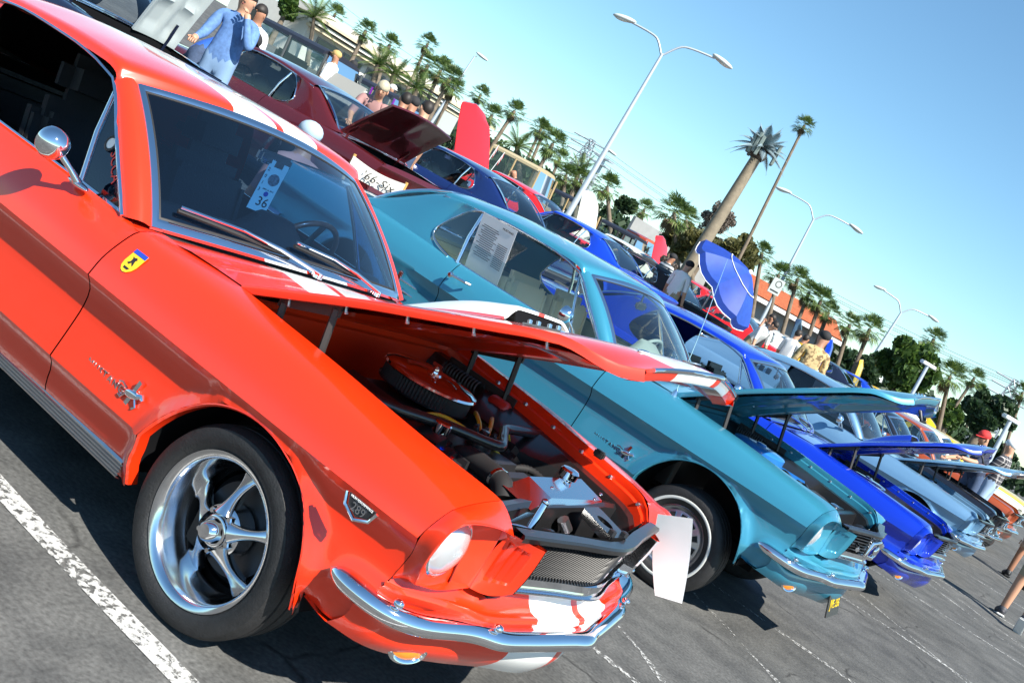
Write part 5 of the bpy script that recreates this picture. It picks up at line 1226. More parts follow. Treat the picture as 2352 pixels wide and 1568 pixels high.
PLAID = pattern('plaid_shirt', ((.03, .03, .04), (.55, .52, .5)), 'plaid', 13); STRIPE = pattern('striped_shirt', ((.08, .10, .11), (.65, .68, .68)), 'stripe', 11); HAWAI = pattern('hawaiian_shirt', ((.03, .13, .42), (.65, .62, .4)), 'noise', 14); TANP = pattern('tan_print_shirt', ((.58, .42, .20), (.20, .13, .06)), 'noise', 16)
def person(lab, loc, rz, shirt, trouser=JEAN, skin=SK, hair=HAIR, cap=None, lean=0, larm=None, rarm=None, legs='stand', sleeves='short', H=1.85, shoes=SHOE, brim=None, shorts=False, head=0., capx=1, grp='visitors among the cars'):
    k = H/1.85; Lm = Matrix.Rotation(radians(lean), 3, 'Y'); pv = Vector((0, 0, .98))
    def up(v): return pv+Lm @ (Vector(v)-pv)
    J = {'pel': Vector((0, 0, .98)), 'sp': up((-.01, 0, 1.16)), 'ch': up((.0, 0, 1.38)), 'nk': up((.0, 0, 1.545))}
    hm = Matrix.Rotation(radians(lean*.7+head), 3, 'Y'); J['hb'] = J['nk']+hm @ Vector((.015, 0, .06)); J['hm'] = J['hb']+hm @ Vector((.025, 0, .09)); J['ht'] = J['hm']+hm @ Vector((.0, 0, .075))
    E = [('pel', 'sp', 'shirt'), ('sp', 'ch', 'shirt'), ('ch', 'nk', 'shirt'), ('nk', 'hb', 'skin'), ('hb', 'hm', 'skin'), ('hm', 'ht', 'skin')]
    rad = {'pel': (.155, .13), 'sp': (.16, .125), 'ch': (.18, .135), 'nk': (.062, .062), 'hb': (.07, .075), 'hm': (.085, .105), 'ht': (.065, .08)}
    ARM = {'down': ((.02, .05, -.30), (.08, .03, -.25)), 'fwd': ((.12, .04, -.27), (.26, -.04, -.08)), 'phone': ((.20, .08, -.22), (-.02, -.14, .27)), 'hip': ((-.06, .14, -.26), (.16, -.14, -.12)), 'reach': ((.22, .03, -.20), (.27, -.02, -.03)), 'fold': ((.06, .06, -.28), (.2, -.2, .04))}
    for s, nm in ((1, larm or 'down'), (-1, rarm or 'down')):
        sh = up((0, s*.19, 1.47)); a, b = ARM[nm]; el = sh+Vector((a[0], s*a[1], a[2])); wr = el+Vector((b[0], s*b[1], b[2])); d = (wr-el).normalized(); hd = wr+d*.07
        q = 'l' if s > 0 else 'r'; J.update({q+'s': sh, q+'e': el, q+'w': wr, q+'h': hd, q+'c': up((0, s*.10, 1.45))})
        E += [('ch', q+'c', 'shirt'), (q+'c', q+'s', 'shirt'), (q+'s', q+'e', 'shirt'), (q+'e', q+'w', 'shirt' if sleeves == 'long' else 'skin'), (q+'w', q+'h', 'skin')]
        rad.update({q+'s': (.078, .078), q+'c': (.10, .10), q+'e': (.05, .05) if sleeves == 'short' else (.058, .058), q+'w': (.034, .034), q+'h': (.03, .045)})
    LEG = {'stand': (((.02, .02, -.46), (-.02, 0, -.44)), ((.02, .02, -.46), (-.02, 0, -.44))), 'walk': (((.20, .0, -.42), (-.02, 0, -.46)), ((-.10, 0, -.46), (-.30, 0, -.33))), 'crouch': (((.36, .06, -.22), (-.20, .02, -.42)), ((.36, .06, -.22), (-.25, .02, -.42)))}[legs]
    dz = 0
    for (a, b), s, q in zip(LEG, (1, -1), 'lr'):
        hp = Vector((0, s*.095, .94)); kn = hp+Vector((a[0], s*a[1], a[2])); an = kn+Vector((b[0], s*b[1], b[2])); t = an+Vector((.17, s*.02, -.045))
        if legs == 'walk' and s < 0: t = an+Vector((.06, -.01, -.17))
        J.update({q+'p': hp, q+'k': kn, q+'a': an, q+'t': t}); E += [('pel', q+'p', 'leg'), (q+'p', q+'k', 'leg'), (q+'k', q+'a', 'skin' if shorts else 'leg'), (q+'a', q+'t', 'shoe')]
        rad.update({q+'p': (.10, .105), q+'k': (.062, .062), q+'a': (.045, .045), q+'t': (.04, .035)})
    low = min(J['la'].z, J['ra'].z)-.085
    for v in J: J[v] = Vector((J[v].x, J[v].y, J[v].z-low))*k
    names = list(J); me = bpy.data.meshes.new('person'); me.from_pydata([J[n_] for n_ in names], [(names.index(a), names.index(b)) for a, b, _ in E], [])
    ob = bpy.data.objects.new('tmp', me); COL.objects.link(ob); md = ob.modifiers.new('s', 'SKIN'); md.use_smooth_shade = True; ss = ob.modifiers.new('u', 'SUBSURF'); ss.levels = 2; ss.render_levels = 2
    for i, n_ in enumerate(names): me.skin_vertices[0].data[i].radius = (rad[n_][0]*k, rad[n_][1]*k); me.skin_vertices[0].data[i].use_root = n_ == 'pel'
    out = bpy.data.meshes.new_from_object(ob.evaluated_get(bpy.context.evaluated_depsgraph_get())); bpy.data.objects.remove(ob); out.name = 'person'; out.materials.clear()
    bm = bmesh.new(); bm.from_mesh(out)
    # fingers, thumb, nose and ears joined into the one body mesh
    ex = MB()
    for q, s in (('l', 1), ('r', -1)):
        d = (J[q+'h']-J[q+'w']).normalized(); sd = d.cross(Vector((0, 0, 1)) if abs(d.z) < .9 else Vector((1, 0, 0))).normalized(); nn = d.cross(sd)
        for i, ln in enumerate((.062, .072, .068, .054)):
            b0 = J[q+'h']+sd*(.033-.022*i); ex.tube([b0, b0+d*ln*.5+nn*.008, b0+d*ln*.85+nn*.03], [.010, .009, .007], 6)
        b0 = J[q+'w'].lerp(J[q+'h'], .4)+sd*.035; ex.tube([b0, b0+sd*.02+d*.03, b0+sd*.02+d*.055], [.012, .010, .008], 6)
    fw = hm @ Vector((1, 0, 0)); ud = hm @ Vector((0, 0, 1)); hc = J['hm']
    ex.tube([hc+fw*.095*k+ud*.02, hc+fw*.115*k-ud*.015, hc+fw*.095*k-ud*.025], [.008, .016, .010], 6)
    for s in (1, -1): ex.ell(hc+Vector((0, s*.083*k, -.005)), (.022, .012, .034), 8, 6)
    o0 = len(bm.verts); vs_ = [bm.verts.new(v) for v in ex.v]
    for f in ex.f:
        try: bm.faces.new([vs_[i] for i in f])
        except ValueError: pass
    reg = {'shirt': 0, 'leg': 1, 'skin': 2, 'shoe': 3}; segs = [(J[a], J[b], reg[r_]) for a, b, r_ in E]
    bm.verts.index_update()
    for f in bm.faces:
        f.smooth = True
        if f.verts[0].index >= o0: f.material_index = 2; continue
        c = f.calc_center_median(); best = (9, 0)
        for a, b, r_ in segs:
            ab = b-a; t = max(0, min(1, (c-a).dot(ab)/max(ab.length_squared, 1e-9))); d2 = (c-a-ab*t).length
            if d2 < best[0]: best = (d2, r_)
        f.material_index = best[1]
    bm.to_mesh(out); bm.free()
    p = link('person', out, [shirt, trouser, skin, shoes], None, loc, (0, 0, rz)); tag(p, lab, 'person', grp)
    h2 = MB().ell(hc+ud*.028*k-fw*.016*k, (.105*k, .09*k, .105*k), 16, 10, hm)
    h2.v = [tuple(Vector(v)) if (Vector(v)-hc).dot(ud) > .02 or (Vector(v)-hc).dot(fw) < -.03 else tuple(hc+(Vector(v)-hc)*.6) for v in h2.v]
    if hair and not cap: B('hair', h2, hair, p, 60)
    for q, s in (('l', 1), ('r', -1)):
        a_, t_ = J[q+'a'], J[q+'t']; dv = (t_-a_).normalized(); fz = Vector((dv.x, dv.y, 0)); fd = (t_-a_-Vector((0, 0, (t_-a_).z*.4))).normalized(); rq = fd.to_track_quat('X', 'Z').to_matrix()
        c0 = a_.lerp(t_, .45)+Vector((0, 0, -.02))
        sh_ = B('shoe', MB().ell(c0, (.155, .055, .055), 16, 10, rq).ell(a_+Vector((0, 0, -.01)), (.06, .055, .06), 12, 8, rq), shoes, p, 60)
        B('shoe_sole', MB().bbox(c0+rq @ Vector((0, 0, -.045)), (.30, .10, .025), .01, rq), WSHOE if shorts and shoes is not SHOE else SEAL, sh_, 40)
    for s in (1, -1): B('eye', MB().ell(hc+fw*.098*k+ud*.012+Vector((0, s*.032, 0)), (.008, .013, .008), 8, 6), HAIR, p, 60)
    B('mouth', MB().ell(hc+fw*.092*k-ud*.05, (.008, .026, .006), 8, 6), plain('lips', (.3, .09, .07), .5), p, 60)
    if cap:
        B('cap', MB().ell(hc+ud*.055*k, (.112*k, .098*k, .085*k), 16, 8, hm), cap, p, 60)
        f2 = fw*capx
        B('cap_brim', MB().grid([[hc+ud*.045*k+f2*(.09+.085*t)*cos(a)+Vector((0, .10*sin(a)*(1-.15*t), 0))-ud*.012*t for a in [lerp(-1.1, 1.1, i/8) for i in range(9)]] for t in (0, .5, 1)]), brim or cap, p, 60)
    return p
def head_at(p, d, H=1.85): q = at(p, d); return (q.x, q.y, ground_z(q.x))
AW = lambda a: radians(a)
person('man in white t-shirt and jeans behind the dark navy car', head_at((452, -55), 12.5), AW(250), WTEE, JEAN, larm='fwd', H=1.9)
person('boy in bright blue shirt with dark cap bending beside the man in white', head_at((478, 60), 12.5), AW(60), BLUS, JEAN, cap=BTEE, lean=50, H=1.75)
dm = person('man in denim jacket holding a phone to his ear behind the maroon car', head_at((588, -30), 11.2), AW(-60), DENIM, plain('pale_jeans', (.2, .32, .5), .85), SK, HAIR, larm='phone', rarm='fwd', sleeves='long', H=1.92)
B('phone', MB().bbox((.10, .12, 1.70), (.02, .05, .12), .006), BLACK, None); ph = bpy.data.objects['phone']; ph.matrix_world = dm.matrix_basis @ Matrix.Translation((.05, .03, .0)); tag(ph, "dark mobile phone held by the man in the denim jacket", 'phone')
person('person in white standing behind the man in the denim jacket', head_at((615, 0), 13.5), AW(-70), WTEE, KHAK, SK2)
person('man in straw hat beside the grey vintage sedan', head_at((785, 113), 22), AW(200), WTEE, JEAN, SK2, cap=STRAW, brim=STRAW)
person('man in black shirt and cap beside the purple truck', head_at((817, 138), 23), AW(-40), BTEE, JEAN, SK2, cap=BTEE)
person('person in dark cap and purple top behind the purple truck', head_at((886, 178), 26), AW(30), plain('violet_cotton', (.13, .06, .2), .85), JEAN, SK, cap=NTEE)
person('person in white cap behind the purple truck, next to the dark cap', head_at((905, 190), 27), AW(30), WTEE, JEAN, SK, cap=WTEE)
person('grey-haired man in mauve shirt leaning over the maroon trunk lid', head_at((880, 205), 14.5), AW(-50), MAUV, KHAK, SK, GHAIR, lean=28, rarm='fwd', larm='fwd', H=1.9)
person('person in blue and yellow floral shirt beside the grey-haired man', head_at((937, 222), 15.5), AW(150), HAWAI, JEAN, SK2, rarm='hip')
person('man in black cap and black t-shirt facing left in the group', head_at((962, 220), 16), AW(160), BTEE, JEAN, SK2, cap=BTEE)
person('man in white t-shirt with long dark hair at the right of the group', head_at((992, 232), 14.8), AW(165), WTEE, JEAN, SK, HAIR, H=1.9)
person('seated person in pale blue cap just over the orange roof', tuple(Vector(head_at((733, 280), 8.2))+Vector((0, 0, -.34))), AW(170), MAUV, JEAN, SK2, cap=LBLU, legs='crouch', H=1.85)
person('man in black shirt bending towards the tan vintage coupe', head_at((1240, 380), 27), AW(-150), BTEE, JEAN, SK2, None, lean=45)
person('person in black and white striped shirt and dark cap left of the parasol', head_at((1556, 568), 26), AW(70), STRIPE, JEAN, SK2, cap=BTEE)
person('man in white shirt and dark cap left of the parasol', head_at((1598, 580), 23), AW(80), WTEE, KHAK, SK, cap=BTEE, H=1.9)
person('man in white shirt bending over a car right of the parasol', head_at((1775, 690), 25), AW(-20), WTEE, KHAK, SK, lean=35)
person('photographer in dark clothes behind the man bending right of the parasol', head_at((1800, 690), 27), AW(200), BTEE, BTEE, SK2, larm='phone')
person('man in white t-shirt with printed back by the yellow shirt', head_at((1845, 746), 25), AW(80), WTEE, KHAK, SK)
person('person in yellow shirt beside the white printed t-shirt', head_at((1864, 754), 27), AW(80), YTEE, JEAN, SK2)
person('man in tan patterned shirt and dark cap seen from behind', head_at((1908, 752), 17.5), AW(110), TANP, KHAK, SK2, cap=BTEE, H=2.02)
person('man in navy t-shirt and red and navy cap wiping a car under its hood', (.25, 16.3, 0), AW(235), NTEE, JEAN, SK, cap=plain('red_cap', (.55, .03, .03), .8), brim=plain('red_cap', (.55, .03, .03), .8), lean=22, larm='reach', rarm='fwd', H=1.9)
person('man in plaid shirt and white cap standing between open hoods', (.48, 16.9, 0), AW(170), PLAID, plain('pale_blue_jeans', (.33, .45, .62), .85), SK, cap=WTEE, larm='fwd', rarm='fold', H=1.93)
z9 = lambda x, y: ((2304+x/2.0417)*.68056, (1536+y/2.0417)*.68056)
f1 = on(z9(2270, 1200), 2, 0)
person('walker in shorts and white-soled dark sneakers at the right edge', (f1.x-.08, f1.y+.34, 0), AW(95), NTEE, KHAK, SK, legs='walk', shorts=True, shoes=plain('dark_sneaker', (.05, .05, .06), .6))
f2 = on(z9(2300, 900), 2, 0)
person('walker in shorts and black shoes near the black car', (f2.x-.08, f2.y+.34, 0), AW(100), WTEE, KHAK, SK2, legs='walk', shorts=True)
# ------------------------------------------------------------------ palms and trees
def mixleaf(name, c1, c2):
    m, n, b = _new(name); oi = N(n, 'ShaderNodeNewGeometry'); r = N(n, 'ShaderNodeValToRGB'); r.color_ramp.elements[0].color = (*c1, 1); r.color_ramp.elements[1].color = (*c2, 1)
    n.links.new(oi.outputs['Random Per Island'], r.inputs[0]); n.links.new(r.outputs[0], b.inputs['Base Color']); b.inputs['Roughness'].default_value = .5; b.inputs['Subsurface Weight'].default_value = 0
    tr = N(n, 'ShaderNodeBsdfTranslucent'); n.links.new(r.outputs[0], tr.inputs[0]); ms = N(n, 'ShaderNodeMixShader'); ms.inputs[0].default_value = .3
    o = [x for x in n.nodes if x.type == 'OUTPUT_MATERIAL'][0]; n.links.new(b.outputs[0], ms.inputs[1]); n.links.new(tr.outputs[0], ms.inputs[2]); n.links.new(ms.outputs[0], o.inputs[0]); return m
FROND = mixleaf('palm_frond', (.035, .085, .018), (.15, .21, .05)); DEADF = mixleaf('dead_frond', (.12, .085, .045), (.22, .17, .09)); LEAF1 = mixleaf('broad_leaf', (.02, .06, .012), (.10, .17, .03)); LEAF2 = mixleaf('dark_leaf', (.012, .035, .015), (.045, .085, .03)); LEAF3 = mixleaf('olive_leaf', (.06, .065, .02), (.16, .15, .05)); LEAF4 = mixleaf('bare_twig', (.10, .085, .07), (.2, .16, .13))
BARK = plain('palm_bark', (.16, .125, .09), .9, noise=.35, nscale=4, bump=.5, bscale=12)
def fan_crown(seed, n=34, rad=1.25, dead=False):
    r = random.Random(seed); m = MB()
    for i in range(n):
        az = 2.4*i+r.uniform(-.2, .2); el = lerp(radians(78), radians(-48), (i+.5)/n)+r.uniform(-.12, .12)
        if dead: el = radians(r.uniform(-85, -55))
        d = Vector((cos(az)*cos(el), sin(az)*cos(el), sin(el))); L = rad*r.uniform(.42, .58)*(1 if not dead else .8); c = d*L+Vector((0, 0, -.12*L)); side = d.cross(Vector((0, 0, 1))).normalized() if abs(d.z) < .99 else Vector((1, 0, 0)); upv = side.cross(d)
        m.add([side*.012, -side*.012, c-side*.01, c+side*.01], [(0, 1, 2, 3)])
        fl = rad*r.uniform(.48, .62); nl = 13
        for k in range(nl):
            a = lerp(-1.45, 1.45, k/(nl-1)); dd = (d*cos(a)+side*sin(a)).normalized(); ln = fl*(1-.25*abs(a)/1.45); tip = c+dd*ln-Vector((0, 0, ln*r.uniform(.05, .32)*(2.2 if dead else 1)))+upv*.03; w_ = dd.cross(upv).normalized()*(fl*.055); md = c+dd*ln*.55+upv*(.03+.02*(k % 2))
            m.add([c, md-w_, tip, md+w_], [(0, 1, 2, 3)])
    return m
CROWN = [fan_crown(s, 30).mesh('crown', 0, False) for s in (1, 2, 3)]; SKIRT = [fan_crown(s, 16, 1.0, True).mesh('skirt', 0, False) for s in (11, 12)]
def feather_crown(seed, n=18, rad=2.4, metal=False):
    r = random.Random(seed); m = MB()
    for i in range(n):
        az = 2.4*i; el = lerp(radians(75), radians(-5), (i+.5)/n); d = Vector((cos(az)*cos(el), sin(az)*cos(el), sin(el))); sp = [d*(rad*t)-Vector((0, 0, rad*.55*t*t*cos(el))) for t in [k/9 for k in range(10)]]
        sd = d.cross(Vector((0, 0, 1))).normalized(); m.tube(sp, [.03*(1-k/11) for k in range(10)], 4, caps=False)
        for k in range(1, 28):
            t = k/28*9; j = min(8, int(t)); p = sp[j].lerp(sp[j+1], t-j); tn = (sp[j+1]-sp[j]).normalized(); ln = rad*.22*sin(pi*min(1, .15+k/30))
            for s in (1, -1): e = p+(sd*s*.75+tn*.6-Vector((0, 0, .35))).normalized()*ln; m.add([p-tn*.03, e, p+tn*.03], [(0, 1, 2)])
    return m
FEATHER = [feather_crown(s).mesh('crown', 0, False) for s in (4, 5)]
PG = 'palms around the parking lot'
def palm(crown, base, d, r, lab, tw=.16, bend=.0, kindp='fan', idx=0):
    c = at(crown, d); b = at(base, d*1.0); dirv = (c-b); gz_ = ground_z(b.x)
    foot = b-dirv.normalized()*max(0, (b.z-gz_)/max(.2, dirv.normalized().z)) if b.z > gz_ else b
    R = empty('palm_tree', foot); tag(R, lab, 'palm', PG); cl = c-foot; sd = Vector((cl.y, -cl.x, 0)).normalized()*bend
    B('trunk', MB().tube([cl*t+sd*(cl.length*.5*t*(1-t)) for t in [k/8 for k in range(9)]], [tw*(1.2-.4*t) for t in [k/8 for k in range(9)]], 8), BARK, R, 60)
    if kindp == 'fan':
        link('crown', CROWN[idx % 3], FROND, R, cl, (0, 0, idx*1.3), (r, r, r)); link('dead_skirt', SKIRT[idx % 2], DEADF, R, cl-Vector((0, 0, .1*r)), (0, 0, idx), (r*.75, r*.75, r*.9))
    else: link('crown', FEATHER[idx % 2], FROND, R, cl, (0, 0, idx), (r, r, r))
    return R
PL = [((770, 33), (748, 78), 75, 1.25, 'fan palm at the top left, right of the feathery palm'), ((840, 72), (816, 122), 70, 1.35, 'fan palm behind the white building, second from left'), ((895, 103), (878, 152), 70, 1.3, 'short fan palm left of the tall thin palm'), ((983, 100), (940, 198), 72, 1.2, 'tall thin palm left of the palm cluster'),
 ((982, 150), (962, 230), 62, 1.5, 'leftmost palm of the cluster by the white building'), ((1012, 162), (984, 228), 60, 1.6, 'middle palm of the cluster by the white building'), ((1034, 180), (1003, 240), 58, 1.6, 'right palm of the cluster by the white building'), ((1040, 205), (1020, 250), 62, 1.4, 'lowest palm of the cluster by the white building'), ((1104, 218), (1080, 268), 55, 1.15, 'palm with drooping fronds left of the red raised hood top'), ((1130, 265), (1112, 300), 50, 1.35, 'bushy palm just above the red raised hood'), ((1182, 255), (1145, 315), 52, 1.3, 'leaning palm right of the red raised hood'),
 ((1243, 295), (1216, 355), 80, 1.2, 'thin palm of the pair before the power pylon'), ((1249, 303), (1224, 362), 84, 1.1, 'second thin palm of the pair before the power pylon'), ((1270, 330), (1238, 388), 58, 1.75, 'broad palm left of the power pylon'), ((1287, 362), (1272, 395), 85, 1.1, 'small palm right of the broad palm'), ((1300, 402), (1296, 430), 60, 1.4, 'low bushy palm under the power pylon'), ((1335, 412), (1330, 440), 62, 1.3, 'low bushy palm left of the lamp post base'), ((1394, 428), (1398, 480), 48, 1.6, 'large palm right of the lamp post base'), ((1480, 480), (1474, 505), 85, 1.2, 'small distant palm above the orange pickup'), ((1548, 488), (1552, 545), 52, 2.1, 'large palm left of the antenna palm trunk'), ((1575, 505), (1580, 550), 55, 1.6, 'palm crowded against the antenna palm trunk'),
 ((1848, 288), (1720, 548), 46, 1.15, 'very tall thin palm right of the antenna palm'), ((1750, 580), (1742, 630), 55, 1.35, 'palm left of the sign post behind the parasol'), ((1788, 630), (1775, 690), 52, 1.5, 'first palm of the row right of the sign post'), ((1832, 640), (1815, 700), 52, 1.5, 'second palm of the row right of the sign post'), ((1858, 672), (1838, 725), 54, 1.5, 'third palm of the row right of the sign post'), ((1885, 690), (1865, 750), 54, 1.6, 'fourth palm of the row right of the sign post'), ((1903, 716), (1882, 770), 56, 1.4, 'fifth palm of the row right of the sign post'),
 ((1952, 745), (1935, 800), 55, 1.5, 'left palm of the pair behind the third lamp post'), ((1998, 755), (1972, 820), 52, 1.7, 'right palm of the pair behind the third lamp post'), ((2145, 778), (2128, 820), 70, 1.4, 'palm standing behind the round green tree'), ((2182, 862), (2165, 940), 52, 1.9, 'bushy palm right of the round green tree'), ((2238, 868), (2195, 930), 60, 1.2, 'leaning palm right of the bushy palm'), ((2250, 898), (2240, 925), 75, 1.0, 'small palm above the dark tree'), ((2349, 900), (2330, 960), 45, 1.2, 'palm at the right edge of the photo')]
for i, (c, b, d, r, lab) in enumerate(PL): palm(c, b, d, r*d/60*.54, lab, (.10 if r < 1.3 else .13)*d/60, .12*((i*37) % 5-2)/5, idx=i)
palm((722, 42), (716, 80), 70, .95, 'feathery palm at the top left edge of the sky', kindp='feather'); palm((1187, 338), (1190, 370), 60, .8, 'feathery palm behind the tan tourer', kindp='feather', idx=1); palm((1330, 392), (1318, 430), 62, .7, 'feathery palm behind the tan coupe', kindp='feather')
for i, (p, lab) in enumerate((((868, 150), 'feathery bush palm left of the white building'), ((905, 172), 'feathery bush palm in front of the white building'), ((955, 205), 'small feathery palm before the white building wall'))): palm(p, (p[0]-3, p[1]+12), 48, .6, lab, kindp='feather', idx=i)
# the aerial mast dressed as a palm
mt = at((1748, 345), 40); mb_ = at((1612, 565), 40); R = empty('antenna_palm', mb_); tag(R, 'antenna mast disguised as a palm with panel aerials', 'mast'); cl = mt-mb_; cl2 = cl
ext = cl.normalized()*-max(0, (mb_.z-ground_z(mb_.x))/cl.normalized().z)
B('trunk', MB().tube([ext]+[cl*t for t in (0, .25, .5, .75, .95)], [.27, .26, .245, .23, .215, .205], 16), plain('mast_tan', (.20, .165, .115), .8, noise=.2, nscale=6, bump=.2, bscale=20), R, 60)
B('trunk_collar', MB().ell(cl*.96, (.33, .33, .34), 16, 10), plain('collar_brown', (.06, .05, .04), .9, bump=.8, bscale=15), R, 60)
B('crown', feather_crown(9, 34, 1.25), plain('plastic_frond', (.20, .27, .30), .5), R, 0, loc=cl*1.02)
for k in range(9):
    a = 2*pi*(k//3)/3+.25*(k % 3)+.2; rr = .62; p = cl*(1.0)+Vector((cos(a)*rr, sin(a)*rr, .05+.08*(k % 2))); B('aerial_panel', MB().bbox(p, (.10, .13, .78), .02, Matrix.Rotation(a, 3, 'Z')), plain('aerial_grey', (.22, .27, .25), .5), R)
    B('aerial_arm', MB().tube([cl*1.0, p], .03, 5), DGREY, R)
# broadleaf trees
def leafy(seed, blobs, n, size):
    r = random.Random(seed); m = MB()
    for _ in range(n):
        bx, by, bz, br = r.choice(blobs); a = r.uniform(0, 2*pi); ct = r.uniform(-1, 1); st = sqrt(1-ct*ct); rr = br*(r.random()**.33); c = Vector((bx+rr*st*cos(a), by+rr*st*sin(a), bz+rr*ct*.85)); q = Euler((r.uniform(0, 6), r.uniform(0, 6), r.uniform(0, 6))).to_matrix(); s = size*r.uniform(.6, 1.4)
        m.add([c+q @ Vector(v) for v in ((-s, -s*.55, 0), (s, -s*.55, 0), (s*.9, s*.55, s*.2), (-s*.9, s*.55, s*.2))], [(0, 1, 2, 3)])
    return m
def tree(center, d, wpx, hpx, lab, mat, seed, n=5000, size=.16, name='broadleaf_tree', nb=16):
    c = at(center, d); w_ = wpx*d/FPX/2; h = hpx*d/FPX/2; gz_ = ground_z(c.x); r = random.Random(seed); R = empty(name, (c.x, c.y, gz_)); tag(R, lab, 'tree'); cz = c.z-gz_
    blobs = []
    for k in range(nb):
        a = 2.4*k; f = sqrt((k+.5)/nb); zz = (r.random()*2-1)*h*.7; k2 = sqrt(max(.1, 1-(zz/h)**2)); rad = min(w_, h)*r.uniform(.24, .4); blobs.append((cos(a)*f*w_*.72*k2, sin(a)*f*w_*.72*k2, cz+zz, rad))
    B('crown', leafy(seed, blobs, n, size*d/50), mat, R, 0); tm = MB().tube([(0, 0, 0), (.1, 0, cz*.5), (0, .1, cz)], [.25, .2, .08], 8)
    for b in blobs[::3]: tm.tube([(0.05, .05, max(.4, cz-h*.8)), (b[0]*.5, b[1]*.5, lerp(cz-h*.6, b[2], .6)), b[:3]], [.10, .06, .02], 5)
    B('trunk', tm, BARK, R, 60); return R
tree((2082, 845), 50, 150, 130, 'round bright green tree behind the third lamp post', LEAF1, 3, 9000, .2, nb=24)
tree((2268, 952), 45, 130, 110, 'dark green tree at the right edge behind the plaid man', LEAF2, 4, 8000, .17, nb=22)
tree((1650, 520), 62, 110, 110, 'grey nearly bare tree behind the antenna palm trunk', LEAF4, 5, 6000, .045)
tree((1600, 565), 52, 120, 90, 'olive green bushy tree left of the parasol', LEAF3, 6, 6000, .15); tree((1690, 585), 50, 110, 110, 'olive green bushy tree behind the parasol', LEAF3, 7, 6000, .15); tree((1560, 540), 58, 90, 70, 'low olive shrub behind the orange pickup', LEAF3, 8, 4000, .15); tree((1440, 470), 110, 60, 30, 'distant grey-green tree right of the cream hood', LEAF2, 9, 2500, .16); tree((660, 15), 70, 60, 50, 'bright green tree at the top edge left of the palms', LEAF1, 10, 4000, .16); tree((2000, 850), 58, 90, 80, 'dark shrub under the pair of palms', LEAF2, 11, 4000, .16); tree((2185, 950), 60, 60, 60, 'green shrub below the bushy palm', LEAF1, 12, 3000, .16)
tree((1530, 620), 30, 60, 60, 'dry brown shrub beside the striped shirt', LEAF4, 13, 4000, .05)
# ------------------------------------------------------------------ lamps
LPM = plain('lamp_post_paint', (.42, .47, .52), .4, .3)
def lamp(top, base, d, arms, lab, sc=1., pr=.12, dirs=None):
    t = at(top, d); b = at(base, d); ax_ = (t-b).normalized(); gz_ = ground_z(b.x); foot = b-ax_*max(0, (b.z-gz_)/ax_.z); R = empty('street_lamp', foot); tag(R, lab, 'street lamp', 'lamps of the parking lot'); cl = t-foot
    B('post', MB().tube([cl*0, cl*.5, cl*1.01], [pr*1.35, pr, pr*.6], 12), LPM, R, 60)
    for e in arms:
        h = at(e, d)-foot; mid = (cl+h)/2+Vector((0, 0, .16*(h-cl).length)); q = crv([cl, cl.lerp(mid, .55)+Vector((0, 0, .10*(h-cl).length)), mid, h], 14)
        B('arm', MB().tube(q, pr*.42, 8), LPM, R, 60); dv = (q[-1]-q[-3]).normalized(); a = atan2(dv.y, dv.x)
        rm = Matrix.Rotation(a, 3, 'Z') @ Matrix.Rotation(radians(8), 3, 'Y')
        hd = B('lamp_head', MB().ell(h+dv*.32*sc, (.48*sc, .19*sc, .11*sc), 16, 10, rm), plain('lamp_head_grey', (.5, .55, .55), .4), R, 60)
        B('lamp_lens', MB().ell(h+dv*.38*sc-Vector((0, 0, .07*sc)), (.3*sc, .14*sc, .07*sc), 14, 8, rm), plain('lamp_lens_pale', (.7, .75, .72), .2, coat=.6), hd, 60)
    return R
lamp((1519, 128), (1352, 412), 34, ((1452, 52), (1642, 134)), 'large twin-arm lamp post, nearest of the lamps', .85, .085)
lamp((1868, 505), (1772, 690), 52, ((1812, 443), (1955, 519)), 'twin-arm lamp post with a white notice on it', .9, .085)
lamp((2069, 719), (2008, 815), 78, ((2030, 667), (2135, 727)), 'twin-arm lamp post before the round green tree', 1.05, .13)
lamp((1089, 132), (1000, 268), 68, ((1096, 130),), 'single lamp post among the palms left of the red hood', 1.0, .10)
lamp((1392, 350), (1350, 412), 95, ((1397, 349),), 'distant lamp head beside the large lamp post', 1.1, .10)
def tlamp(top, base, d, lab):
    t = at(top, d); b = at(base, d); ax_ = (t-b).normalized(); foot = b-ax_*max(0, (b.z-ground_z(b.x))/ax_.z); R = empty('street_lamp', foot); tag(R, lab, 'street lamp', 'lamps of the parking lot'); cl = t-foot
    B('post', MB().tube([cl*0, cl], [.1, .08], 10), LPM, R, 60); B('lamp_head', MB().bbox(cl, (.25, .95, .16), .03, Matrix.Rotation(-.5, 3, 'Z')), plain('lamp_head_white', (.7, .72, .72), .4), R)
tlamp((2132, 837), (2100, 895), 46, 'short lamp post with flat white head right of the round tree'); tlamp((2322, 962), (2302, 1000), 40, 'thin lamp post before the dark tree')
sg = at((1783, 658), 50); S = B('notice_board', MB().bbox((0, 0, 0), (.05, .62, .78), .01), plain('sign_grey', (.42, .46, .44), .5), None); S.location = sg; S.rotation_euler = (0, 0, radians(-50)); tag(S, 'pale rectangular notice fixed on the second twin-arm lamp post', 'sign')
for k in range(2): B('sign_mark', MB().lathe([(.13, 0), (.17, 0)], 'x', (.03, .05, .14), 16) if k == 0 else MB().box((.03, 0, -.24), (.004, .45, .07)), INK, S, 0)
for i, (p, lab) in enumerate((((1118, 0), ''),)): pass
